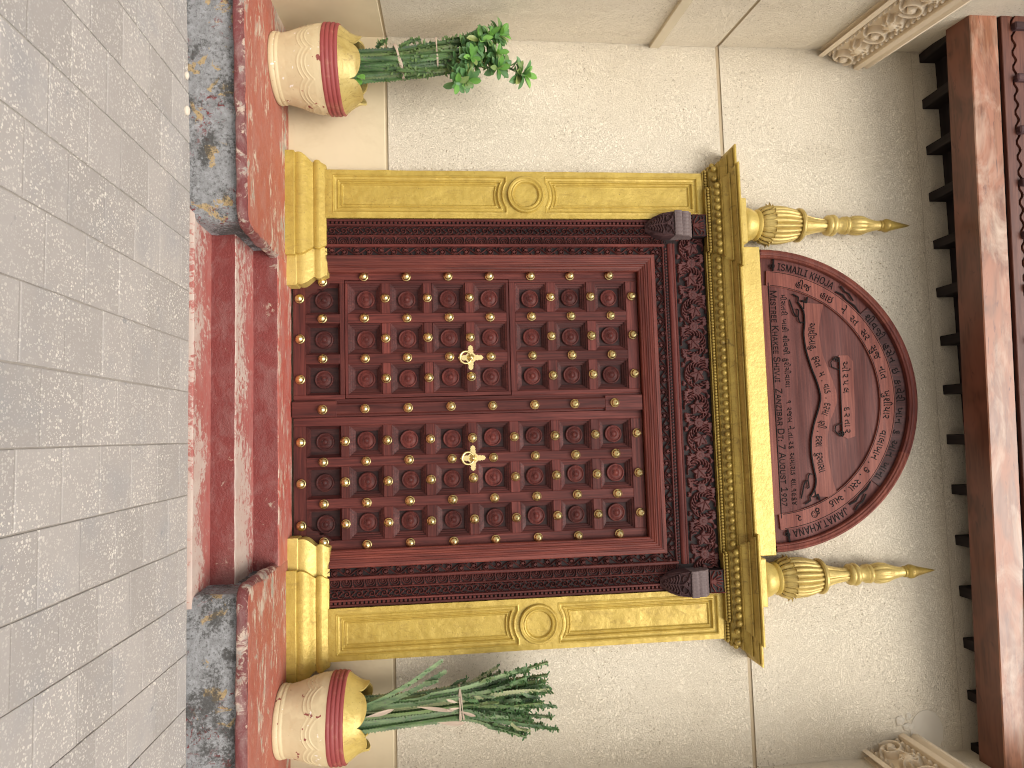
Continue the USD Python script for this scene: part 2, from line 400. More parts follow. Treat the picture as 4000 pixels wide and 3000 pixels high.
def sweep(prof, path, cap=True):
    """prof: (projection, z); path: plan polyline whose left side (seen along it) is the wall, offset to its right by the projection."""
    path = np.array(path, float); pr = np.array(prof, float)
    d = np.diff(path, axis=0); d /= np.linalg.norm(d, axis=1)[:, None]
    nr = np.column_stack([d[:, 1], -d[:, 0]])
    mit = []
    for i in range(len(path)):
        a, b = nr[max(i - 1, 0)], nr[min(i, len(nr) - 1)]
        m = a + b; mit.append(m / (1 + a @ b))
    mit = np.array(mit)
    v = np.empty((len(path), len(pr), 3))
    v[..., :2] = path[:, None] + mit[:, None] * pr[None, :, :1]
    v[..., 2] = pr[None, :, 1]
    return v.reshape(-1, 3), grid(len(path), len(pr))

def relief(h, step, depth, o, u, v, nrm, cut=None):
    """Height field h[i,j] (0..1) on a grid of the given step: o + j*step*u + i*step*v + h*depth*nrm; cells lower than cut are left out."""
    H, W = h.shape
    o, u, v, nrm = (np.asarray(a, float) for a in (o, u, v, nrm))
    jj, ii = np.meshgrid(np.arange(W), np.arange(H))
    P = o + jj[..., None] * step * u + ii[..., None] * step * v + (h * depth)[..., None] * nrm
    a = (ii[:-1, :-1] * W + jj[:-1, :-1]).ravel()
    q = np.stack([a, a + 1, a + 1 + W, a + W], -1)
    if cut is not None:
        q = q[(h.ravel()[q].max(1) > cut)]
    keep, inv = np.unique(q, return_inverse=True)
    return P.reshape(-1, 3)[keep], inv.reshape(-1, 4)

class Pad:
    """A drawing pad in millimetres that repeats along its width (PAT) and gives a height field."""
    S = 3
    def __init__(s, w, h): s.w, s.h = w, h; s.a = np.zeros((int(h * s.S), int(w * s.S)))
    def _in(s, fn, val):
        W, H = s.a.shape[1], s.a.shape[0]
        im = Image.new('L', (W * 3, H)); dr = ImageDraw.Draw(im); fn(dr, W)
        m = np.asarray(im).reshape(H, 3, W).max(1) > 127
        s.a = np.where(m, np.maximum(s.a, val) if val >= 0 else -val, s.a)
    def P(s, pts, W): return [(W + x * s.S, (s.h - y) * s.S) for x, y in pts]
    def line(s, pts, w, val=1.):
        def fn(dr, W):
            q = s.P(pts, W); dr.line(q, fill=255, width=max(1, int(w * s.S)), joint='curve')
            r = w * s.S / 2
            for x, y in (q[0], q[-1]): dr.ellipse((x - r, y - r, x + r, y + r), fill=255)
        s._in(fn, val)
    def poly(s, pts, val=1.): s._in(lambda dr, W: dr.polygon(s.P(pts, W), fill=255), val)
    def disc(s, x, y, r, val=1., ry=None):
        ry = ry or r
        s.poly([(x + r * math.cos(t), y + ry * math.sin(t)) for t in np.linspace(0, 2 * math.pi, 24)], val)
    def get(s, blur=.8):
        return gaussian_filter(s.a, blur * s.S, mode=('nearest', 'wrap'))[::-1]   # row 0 is the bottom
def spread(pad, length, step, blur=.8):
    """The pad's height field repeated over a length (m), sampled every step (m): array [across, along]."""
    a = pad.get(blur)
    n = int(round(length / step)) + 1; hh = int(round(pad.h / 1000 / step)) + 1
    x = (np.arange(n) * step * 1000 * pad.S) % a.shape[1]; y = np.clip(np.linspace(0, pad.h, hh) * pad.S, 0, a.shape[0] - 1)
    return map_coordinates(a, np.stack(np.meshgrid(y, x, indexing='ij')), order=1, mode='grid-wrap')
def arc(cx, cy, r, a0, a1, n=16, ry=None):
    return [(cx + r * math.cos(math.radians(t)), cy + (ry or r) * math.sin(math.radians(t))) for t in np.linspace(a0, a1, n)]
def spiral(cx, cy, r0_, r1_, a0, a1, n=28):
    return [(cx + (r0_ + (r1_ - r0_) * k) * math.cos(math.radians(a0 + (a1 - a0) * k)), cy + (r0_ + (r1_ - r0_) * k) * math.sin(math.radians(a0 + (a1 - a0) * k))) for k in np.linspace(0, 1, n)]

# ================================================================== GROUND
sheet = np.array([[-40, -40, -.0065], [40, -40, -.0065], [40, .4, -.0065], [-40, .4, -.0065]], float)
gp = part('/World', 'ground', (sheet, np.array([[0, 1, 2], [0, 2, 3]])), bed_m)
data(stage.GetPrimAtPath(gp), label='sandy bed and street surface under the grey pavers', category='ground', kind='structure')
rng = random.Random(4)
pav = thing('pavement', 'grey pebble-dashed paving slabs laid in staggered rows before the steps', 'pavement', kind='structure')
PX, PY = .308, .2955
def paver_mesh(x0, x1, y0, y1):
    x0 += rng.uniform(-.0015, .0015); x1 += rng.uniform(-.0015, .0015); h = rng.uniform(-.0012, .0012); t = rng.uniform(-.0008, .0008)
    g_ = .0038; e = .0040
    a = rect_loop(x0 + g_, x1 - g_, y0 + g_, y1 - g_, -.006)
    b = a.copy(); b[:, 2] = -.0015 + h
    c = rect_loop(x0 + g_ + e, x1 - g_ - e, y0 + g_ + e, y1 - g_ - e, h)
    c[[0, 1], 2] += t
    v = np.stack([a, b, c], 1).reshape(-1, 3)
    f = grid(4, 3, True)
    return MB().add(v, f).add(c, np.array([[0, 1, 2], [0, 2, 3]]))
for k in range(-10, 9):
    x0 = .004 + k * PX
    y = -.947 + (0 if k % 2 == 0 else .145) + rng.uniform(-.004, .004)
    while y > -3.35: y -= PY
    while y < -.83:
        y1 = min(y + PY, -.812)
        if y1 - y > .03: part(pav, 'paver', paver_mesh(x0, x0 + PX, y, y1), paver_m)
        y += PY
for x, y, s_, lab in ((-2.02, -.90, .030, 'small pale pebble on the paving, nearer the platform corner'), (-2.24, -.905, .024, 'thin pale pebble on the paving farther left')):
    ic = trimesh.creation.icosphere(2, 1.)
    v = ic.vertices * (1 + .35 * (meshkit.fbm(ic.vertices * 1.4 + x * 9, 3)[:, None] - .5)) * [s_, s_ * .7, s_ * .55] + [x, y, s_ * .35]
    p_ = part('/World', 'pebble', (v, ic.faces), stone_m, True)
    data(stage.GetPrimAtPath(p_), label=lab, category='stone', group='pale pebbles on the paving')

# ================================================================== PLATFORM AND STEPS
def dense(pts, step=.04, closed=True):
    ls = LineString(list(pts) + [pts[0]]) if closed else LineString(pts)
    n = max(8, int(ls.length / step))
    return np.array([ls.interpolate(i / n, normalized=True).coords[0] for i in range(n)])
def slab(poly, stack, step=.035, jit=.004, seed=0):
    """Rounded-edged slab: for each (inset, z) the polygon's outline is moved inwards."""
    base = poly.exterior.simplify(.0005)
    pts = dense(list(base.coords)[:-1], step)
    if not Polygon(pts).exterior.is_ccw: pts = pts[::-1]
    t = np.roll(pts, -1, 0) - np.roll(pts, 1, 0); t /= np.linalg.norm(t, axis=1)[:, None]
    nr = np.column_stack([t[:, 1], -t[:, 0]])
    loops = []
    for ins, z in stack:
        p3 = np.column_stack([pts - nr * ins, np.full(len(pts), z)])
        w = meshkit.fbm(p3 * [9, 9, 14] + seed, 3, seed) - .5
        p3[:, :2] += nr * (w * jit * 2)[:, None]
        if 0 < len(loops): p3[:, 2] += (meshkit.fbm(p3 * 7 + 31, 2, seed + 3) - .5) * jit
        loops.append(p3)
    loops[-1][:, 2] = stack[-1][1]
    return rings(loops)
plinth = thing('stone_platform', 'raised masonry platform with peeling grey sides and worn orange-red top along the wall', 'platform')
Lp = Polygon([(-4.2, -1.0), (-3.4, -.945), (-1.37, -.80), (-1.37, .29), (-4.2, .29)])
Rp = Polygon([(.915, -.80), (4.0, -.795), (4.0, .29), (.915, .29)])
for pg, lab, sd in ((Lp, 'left block of the platform with black and orange stains', 1), (Rp, 'right block of the platform with orange flaked patches', 7)):
    q = pg.buffer(-.05).buffer(.05)
    blk = slab(q, [(0, -.01), (-.004, .06), (0, .15), (.003, .24), (.01, .292)], .03, .011, sd)
    b_ = part(plinth, 'block', blk, plinth_side_m, 40, label=lab)
    out = pg.buffer(.055, join_style=2).buffer(-.11).buffer(.11)
    nz = slab(out, [(.03, .286), (.010, .287), (.002, .297), (0, .312), (.003, .330), (.012, .343), (.028, .3495)], .018, .016, sd + 2)
    part(plinth, 'nosing', nz, nose_m, 40)
    tp = slab(out.buffer(-.030), [(0, .3465), (.004, .3525), (.02, .354)], .02, .016, sd + 4)
    part(plinth, 'top_surface', tp, top_m, 40)
steps = thing('entrance_steps', 'worn red painted steps rising in the gap of the platform to the door', 'steps')
def rough_box(x0, x1, y0, y1, z0, z1, nx, ny, nz, amp, seed, r=.012):
    b_ = trimesh.creation.box(bounds=[[x0, y0, z0], [x1, y1, z1]])
    mb = MB()
    # front face, rounded nosing and top as one strip along x
    prof = [(y0, z0)] + [(y0, z0 + (z1 - r - z0) * t) for t in np.linspace(.1, 1, nz)] + [(y0 + r * (1 - math.cos(a)), z1 - r + r * math.sin(a)) for a in np.radians([30, 60, 90])] + [(y0 + r + (y1 - y0 - r) * t, z1) for t in np.linspace(.1, 1, ny)]
    xs = np.linspace(x0, x1, nx)
    P = np.array([[(x, y, z) for y, z in prof] for x in xs])
    w = (meshkit.fbm(P * [11, 11, 11] + seed, 4, seed) - .5) * 2 * amp
    P[..., 1] += w * .7; P[..., 2] += w * .6
    return P, grid(nx, len(prof)), nz + 2
def step_parts(y0, y1, z0, z1, seed, names=('riser', 'tread'), tm=None):
    P, f, cut = rough_box(-1.40, .945, y0, y1, z0, z1, 120, 14, 12, .006, seed)
    m = P.shape[1]
    col = f[:, 0] % m
    for nm, sel, mt in ((names[0], col < cut - 1, riser_m), (names[1], col >= cut - 1, tm or tread_m)):
        part(steps, nm, (P.reshape(-1, 3), f[sel]), mt, True)
step_parts(-.50, -.098, .02, .178, 5, tm=tread_b)
step_parts(-.10, .30, .17, .352, 9, ('riser', 'threshold'), sill_m)
P, f, cut = rough_box(-1.44, .985, -.802, -.49, -.01, .022, 90, 12, 3, .003, 3, .006)
part(steps, 'tread', (P.reshape(-1, 3), f), tread_m, True)

# ================================================================== WALLS
wall = thing('front_wall', 'cream wall of rough worm-textured render around the carved doorway', 'wall')
def field(cells, y, n=.06, seed=0, amp=.006):
    mb = MB()
    for x0, x1, z0, z1 in cells:
        nx, nz = max(2, int((x1 - x0) / n)), max(2, int((z1 - z0) / n))
        xs, zs = np.linspace(x0, x1, nx), np.linspace(z0, z1, nz)
        P = np.array([[(x, y, z) for z in zs] for x in xs])
        P[..., 1] += (meshkit.fbm(P * [1.6, 1, 1.6] + seed, 3, seed) - .5) * 2 * amp
        f_ = grid(nx, nz)
        mb.add(P.reshape(-1, 3), f_)
    return mb
XL, XR = -3.26, 2.68
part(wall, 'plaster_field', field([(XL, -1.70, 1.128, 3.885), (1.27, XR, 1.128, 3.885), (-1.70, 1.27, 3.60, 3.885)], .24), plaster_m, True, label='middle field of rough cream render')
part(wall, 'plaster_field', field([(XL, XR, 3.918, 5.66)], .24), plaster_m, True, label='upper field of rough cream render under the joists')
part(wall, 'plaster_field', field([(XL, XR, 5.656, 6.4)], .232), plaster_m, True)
for x0, x1 in ((XL, -1.70), (1.27, XR)):
    m = MB()
    prof = [(.223, .33), (.223, 1.098), (.229, 1.106), (.262, 1.108)]
    xs = np.linspace(x0, x1, 30)
    P = np.array([[(x, y, z) for y, z in prof] for x in xs]); m.add(P.reshape(-1, 3), grid(30, 4))
    part(wall, 'dado', m, dado_m)
    part(wall, 'groove', box(x0, x1, .252, .27, 1.10, 1.135, 0), groove_m)
part(wall, 'groove', box(XL, XR, .249, .27, 3.878, 3.925, 0), groove_m)
part(wall, 'back_fill', box(-4.2, 3.6, .40, .45, -.1, 6.5, 0), groove_m)
patch = MB()
ic = trimesh.creation.icosphere(3, 1.)
for cx_, cz_, sx_, sz_, sy_, sd in ((2.40, 5.13, .04, .04, .016, 1), (2.45, 5.20, .03, .05, .014, 2), (2.37, 5.21, .03, .025, .010, 3)):
    v = ic.vertices * (1 + .7 * (meshkit.fbm(ic.vertices * 2 + sd * 5, 3)[:, None] - .5)) * [sx_, sy_, sz_] + [cx_, .24, cz_]
    patch.add(v, ic.faces)
part(wall, 'render_lump', patch, grey_patch_m, True, label='broken lump in the render near the right corner')
pp = Point(0, 0).buffer(1, 12); pp = affinity.translate(affinity.scale(pp, .17, .14), 2.50, 5.36)
part(wall, 'repair_patch', prism(pp, .245, .0085), grey_patch_m)

# carved plaster frieze: acanthus scrolls
def frieze_pad():
    p = Pad(420, 380)
    p.poly([(0, 0), (420, 0), (420, 50), (0, 50)], .75); p.poly([(0, 330), (420, 330), (420, 380), (0, 380)], .7)
    p.line(spiral(110, 190, 20, 95, 0, 560), 24, .75); p.disc(110, 190, 26, .95)
    p.line(spiral(315, 200, 15, 70, 180, -330), 22, .8); p.disc(315, 200, 30, 1.)
    p.line(arc(215, 110, 120, 20, 150), 26, .65)
    for a in range(0, 360, 45):
        p.line([(315 + 34 * math.cos(math.radians(a)), 200 + 34 * math.sin(math.radians(a))), (315 + 72 * math.cos(math.radians(a + 22)), 200 + 72 * math.sin(math.radians(a + 22)))], 18, .9)
    for x in range(20, 420, 60): p.disc(x, 78, 15, .55); p.disc(x + 25, 300, 17, .6)
    for k in range(7): p.line(arc(110 + 10 * k, 190, 60 + 9 * k, 200, 240), 8, .85)
    return p
fz = frieze_pad()
lw = thing('left_wall', 'cream side wall at the left edge with a carved leaf frieze and two string courses', 'wall')
e1 = np.array([.13, -1.0, 0]); e1 /= np.linalg.norm(e1); n1 = np.array([-e1[1], e1[0], 0])   # along towards the street; into the open
A = np.array([-3.232, .24, 0])
def lbox(t0, t1, d0, d1, z0, z1):
    m = box(t0, t1, d0, d1, z0, z1, .004); v = np.array(m.vertices)
    return A + v[:, :1] * e1 + v[:, 1:2] * n1 + v[:, 2:] * [0, 0, 1.], m.faces
def lpanel(t0, t1, d, z0, z1):
    n = 24; ts, zs = np.linspace(t0, t1, n), np.linspace(z0, z1, n)
    P = np.array([[A + t * e1 + d * n1 + [0, 0, z] for t in ts] for z in zs])
    return P.reshape(-1, 3), grid(n, n)
T1 = 1.25
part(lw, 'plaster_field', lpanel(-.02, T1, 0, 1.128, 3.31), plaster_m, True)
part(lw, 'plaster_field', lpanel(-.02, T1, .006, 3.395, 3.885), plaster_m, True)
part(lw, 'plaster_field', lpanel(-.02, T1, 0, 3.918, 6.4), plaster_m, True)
part(lw, 'ledge', lbox(-.02, T1, -.03, .03, 3.31, 3.395), tan_m)
part(lw, 'groove', lbox(-.02, T1, -.04, -.012, 3.87, 3.93), groove_m)
part(lw, 'groove', lbox(-.02, T1, -.04, -.010, 1.09, 1.14), groove_m)
part(lw, 'dado', lbox(-.02, T1, -.04, .014, .33, 1.108), dado_m)
hh = spread(fz, 1.25, .006, 2.2)
sl = np.array([0, 0, .385]) + n1 * .135; L_ = np.linalg.norm(sl); sl /= L_
nn = np.cross(e1, sl); nn = nn if nn @ n1 > 0 else -nn
hh = hh[:int(L_ / .006) + 1]
v, f = relief(hh, .006, .075, A + [0, 0, 4.822] - e1 * .03 + n1 * .002, e1, sl, nn)
part(lw, 'carved_frieze', (v, f), frieze_m, True, label='cream frieze carved with scrolls and flowers leaning out from the left wall')
v = np.array([A + t * e1 + p_ for t in (-.03, T1) for p_ in (np.array([0, 0, 4.818]) - n1 * .02, n1 * .004 + [0, 0, 4.818], n1 * .135 + [0, 0, 5.205], n1 * .16 + [0, 0, 5.24], n1 * .155 + [0, 0, 5.262], -n1 * .02 + [0, 0, 5.262])])
part(lw, 'frieze_core', (v, np.array([[i, (i + 1) % 6, 6 + (i + 1) % 6, 6 + i] for i in range(6)])), frieze_m)

rw = thing('right_wall', 'cream side wall at the lower right corner carrying a carved frieze', 'wall')
def rpanel(y0, y1, x, z0, z1):
    n = 16; P = np.array([[(x, y, z) for y in np.linspace(y0, y1, n)] for z in np.linspace(z0, z1, n)])
    return P.reshape(-1, 3), grid(n, n)
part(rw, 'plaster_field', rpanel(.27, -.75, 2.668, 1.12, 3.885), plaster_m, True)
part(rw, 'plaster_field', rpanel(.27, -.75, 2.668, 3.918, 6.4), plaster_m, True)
part(rw, 'ledge', box(2.63, 2.70, -.75, .25, 3.31, 3.395, .004), tan_m)
part(rw, 'groove', box(2.68, 2.70, -.75, .27, 3.87, 3.93, 0), groove_m)
part(rw, 'dado', box(2.655, 2.72, -.75, .24, .33, 1.12), dado_m)
sl = np.array([-.135, 0, .40]); L_ = np.linalg.norm(sl); sl /= L_
nn = np.array([-sl[2], 0, sl[0]])
hh = spread(fz, 1.0, .006, 2.2)[:int(L_ / .006) + 1]
v, f = relief(hh, .006, .075, [2.664, .26, 4.815], [0, -1, 0], sl, nn)
part(rw, 'carved_frieze', (v, f), frieze_m, True, label='cream frieze carved with leaves and flowers leaning out from the right wall')
v = np.array([(x, y, z) for y in (.26, -.75) for x, z in ((2.70, 4.81), (2.664, 4.81), (2.532, 5.212), (2.505, 5.24), (2.51, 5.275), (2.70, 5.275))])
part(rw, 'frieze_core', (v, np.array([[i, (i + 1) % 6, 6 + (i + 1) % 6, 6 + i] for i in range(6)])), frieze_m)

# ================================================================== OVERHANG
ang = math.atan2(.256, 6.15)
ov = thing('wooden_overhang', 'timber overhang of black joists and a varnished red-brown front beam above the wall', 'overhang')
for k in range(15):
    x = -3.174 + .4158 * k; hwid = .041 + rng.uniform(-.003, .003)
    part(ov, 'joist', box(x - hwid, x + hwid, -.10 + ang * x - .0, .262, 5.732 - .012 * (1 - abs(k - 7) / 7.) + rng.uniform(-.006, .006), 5.888, .004), wood_joist)
for y0 in (-.24, .01): part(ov, 'ceiling_board', box(-3.7, 3.1, y0, y0 + .276, 5.878, 5.905, .002), wood_ceiling)
ang = math.atan2(.256, 6.15)
def beam_box(d0, d1, z0, z1, b=.006, x0=-3.9, x1=3.4):
    m = box(x0, x1, d0, d1, z0, z1, b); v = np.array(m.vertices)
    c, s_ = math.cos(ang), math.sin(ang)
    return np.column_stack([v[:, 0] * c - v[:, 1] * s_, v[:, 0] * s_ + v[:, 1] * c - .034, v[:, 2]]), m.faces
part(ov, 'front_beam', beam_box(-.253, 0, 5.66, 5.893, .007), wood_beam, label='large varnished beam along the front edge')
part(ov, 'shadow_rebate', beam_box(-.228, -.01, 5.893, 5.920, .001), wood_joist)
part(ov, 'upper_fascia', beam_box(-.258, -.01, 5.920, 5.998, .004), wood_trim)
pts = [(-3.9, 6.4)] + [(x, 6.022 + .014 * math.sin((x + 3.9) * 2 * math.pi / .118)) for x in np.linspace(-3.9, 3.4, 500)] + [(3.4, 6.4)]
m = prism(Polygon(pts), .22, .03); v, f = m.out()
c, s_ = math.cos(ang), math.sin(ang)
def turned(v): return np.column_stack([v[:, 0] * c - v[:, 1] * s_, v[:, 0] * s_ + v[:, 1] * c - .034, v[:, 2]])
v[:, 1] += -.22 - .232
part(ov, 'scalloped_board', (turned(v), f), wood_trim)
part(ov, 'backing_board', beam_box(-.225, -.02, 5.998, 6.9, .002), wood_joist)
pts = [(-3.9, 5.99)] + [(x, 6.006 + .014 * math.sin((x + 3.9) * 2 * math.pi / .118)) for x in np.linspace(-3.9, 3.4, 500)] + [(3.4, 5.99)]
v, f = prism(Polygon(pts), 0, .028).out(); v[:, 1] += -.226
part(ov, 'scalloped_trim', (turned(v), f), wood_trim)
for k in range(17):
    x = -3.07 - .41 + .41 * k
    part(ov, 'trim_block', beam_box(-.30, -.24, 6.004, 6.12, .010, x - .030, x + .030), wood_bracket)
up_ = beam_box(-.20, .3, 6.3, 7.6, .01)
part(ov, 'upper_front', up_, wood_beam)  # unseen house front above, added to block the overhead sky

# ================================================================== GOLD SURROUND
CX = -.222
gs = thing('gold_door_surround', 'gold painted door surround with pilasters, moulded bases and beaded cornice', 'door surround')
base_prof = [(0, .345), (0, .418), (.004, .424), (.014, .428), (.010, .440), (.009, .458), (.014, .478), (.028, .500), (.046, .520), (.060, .535), (.070, .546), (.073, .553), (.066, .560), (.059, .568), (.056, .582), (.057, .596), (.062, .607), (.070, .612), (.082, .638), (.086, .648)]
def base_block(x0, x1, y0, y1, k, ends=True):
    """A moulded block; both ends follow the profile."""
    loops = []
    for ins, z in base_prof: loops.append(rect_loop(x0 + ins, x1 - ins, y0 + ins * k, y1, z))
    n = []
    for lp in loops: n.append(np.vstack([np.linspace(lp[i], lp[(i + 1) % 4], 12, endpoint=False) for i in range(4)]))
    out = []
    for lp in n:
        w = (meshkit.fbm(lp * 6 + 3, 3, 5) - .5) * .010
        q = lp.copy(); q[:, 1] += np.where(lp[:, 1] < y1 - .01, w, 0); q[:, 2] += w * .5; out.append(q)
    return rings(out)
for sgn in (-1, 1):
    def mx(a, b): return (2 * CX - b, 2 * CX - a) if sgn > 0 else (a, b)
    side = 'left' if sgn < 0 else 'right'
    x0, x1 = mx(-2.217, -1.405)
    part(gs, 'base', base_block(x0, x1, .10, .262, .85), gold_m, 35, label=f'wide moulded gold base under the {side} pilaster')
    x0, x1 = mx(-1.56, -1.178)
    part(gs, 'base_return', base_block(x0 if sgn < 0 else x0 - 0, x1, .155, .297, .55), gold_pale, 35, label=f'narrow gold base beside the {side} edge of the door')
    # shaft with sunk panels round a roundel
    px0, px1 = mx(-2.093, -1.709); W = px1 - px0; zb, zt = .640, 3.705; stp = .004
    nx, nz = int(W / stp) + 1, int((zt - zb) / stp) + 1
    xs = np.linspace(0, W, nx); zs = np.linspace(zb, zt, nz); ZC = 2.215
    xx, zz = np.meshgrid(xs, zs)
    dedge = lambda z0, z1: np.minimum(np.minimum(xx - .042, W - .042 - xx), np.minimum(zz - z0, z1 - zz))
    circ = np.hypot(xx - W / 2, zz - ZC) - .185
    dd = np.maximum(np.minimum(dedge(.700, 2.06), np.where(zz < ZC, circ, -1)), np.minimum(dedge(2.37, 3.635), np.where(zz > ZC, circ, -1)))
    prof = np.array([(-1, 0), (-.002, 0), (0, .003), (.006, .004), (.010, -.006), (.020, -.009), (.032, -.010), (.036, -.004), (.042, -.005), (.047, -.018), (.056, -.020), (.062, -.013), (.068, -.014), (.073, -.023), (1, -.024)])
    hgt = 1.45 * np.interp(dd, prof[:, 0], prof[:, 1])
    wob = (meshkit.fbm(np.stack([xx * 9 + sgn, zz * 9, xx * 0], -1), 3, 3) - .5) * .010
    P = np.stack([px0 + xx, .17 - hgt - wob, zz], -1)
    mb = MB().add(P.reshape(-1, 3), grid(nz, nx)[:, ::-1])
    mb.add(trimesh.creation.box(bounds=[[px0 + .0005, .213, zb], [px1 - .0005, .262, zt]]))
    sh = part(gs, 'pilaster', mb, gold_m, 50, label=f'gold pilaster with two sunk panels on the {side}')
    rp = [(.150, -.006), (.150, .008), (.144, .017), (.134, .017), (.127, .009), (.120, .007), (.112, .014), (.104, .012), (.095, -.004), (.087, -.018), (.080, -.020), (.074, -.010), (.070, -.016), (.045, -.019), (.001, -.020)]
    n_ = 56; hp = np.array(rp)
    part(gs, 'roundel', lathe(rp, 48, axis='-y'), gold_m, 40, at=(px0 + W / 2, .163, ZC), label=f'round boss in the middle of the {side} pilaster')

# entablature
XO, XA, XB = -2.098, -1.935, -1.440
def mir(p): return [(2 * CX - x, y) for x, y in p[::-1]]
half = [(XO, .262), (XO, .172), (XA, .172), (XA, .130), (XB, .130), (XB, .172)]
path = half + mir(half)
en = [(0, 3.690), (.012, 3.690), (.016, 3.693), (.016, 3.697)]
zones = {
 'lower_fillet': [(-.05, 3.680), (.010, 3.680), (.013, 3.685), (.010, 3.689), (.002, 3.690)],
 'bead_course': [(.002, 3.690), (.006, 3.718), (.020, 3.720), (.028, 3.726), (.024, 3.734), (.020, 3.736)],
 'large_bead_course': [(.020, 3.736), (.030, 3.760), (.050, 3.786), (.066, 3.790), (.072, 3.796), (.068, 3.803), (.072, 3.805)],
 'cyma_moulding': [(.072, 3.805), (.080, 3.815), (.088, 3.830), (.100, 3.842), (.108, 3.845), (.112, 3.851), (.108, 3.857), (.116, 3.859), (.128, 3.866), (.142, 3.876), (.150, 3.879), (.153, 3.885), (.150, 3.889)],
 'cornice_edge': [(.150, 3.889), (.168, 3.890), (.174, 3.896), (.174, 3.906), (.166, 3.912), (-.08, 3.914)]}
for nm, pr in zones.items():
    part(gs, nm, sweep(pr, path), gold_old if nm != 'cornice_edge' else gold_m, 35)
def along(path, off, spacing):
    v, _ = sweep([(off, 0)], path); pts = v[:, :2]; out_ = []
    for a, b in zip(pts[:-1], pts[1:]):
        L = np.linalg.norm(b - a); n = int(L / spacing + .3)
        if n < 1: continue
        for i in range(n): out_.append(a + (b - a) * (i + .5) / n)
    return out_
bead = trimesh.creation.icosphere(2, 1.)
for x, y in along(path, .052, .0615):
    s_ = .0240 * rng.uniform(.93, 1.05)
    part(gs, 'large_bead', (bead.vertices * s_, bead.faces), gold_old, True, at=(x, y, 3.763))
mb = MB(); b1 = trimesh.creation.icosphere(1, 1.)
for x, y in along(path, .015, .0238): mb.add(b1.vertices * .0122 + [x, y, 3.7035], b1.faces)
part(gs, 'small_beads', mb, gold_old, True, kind='stuff', label='row of small gold beads under the cornice')
part(gs, 'plain_frieze', box(2 * CX - 1.02, 1.02, .118, .262, 3.905, 4.118, .006), gold_pale, label='plain gold strip above the cornice under the carved lunette')
for xc_ in (-1.640, 1.194):
    part(gs, 'finial_pedestal', box(xc_ - .182, xc_ + .182, -.02, .262, 3.908, 3.960, .006), gold_pale)

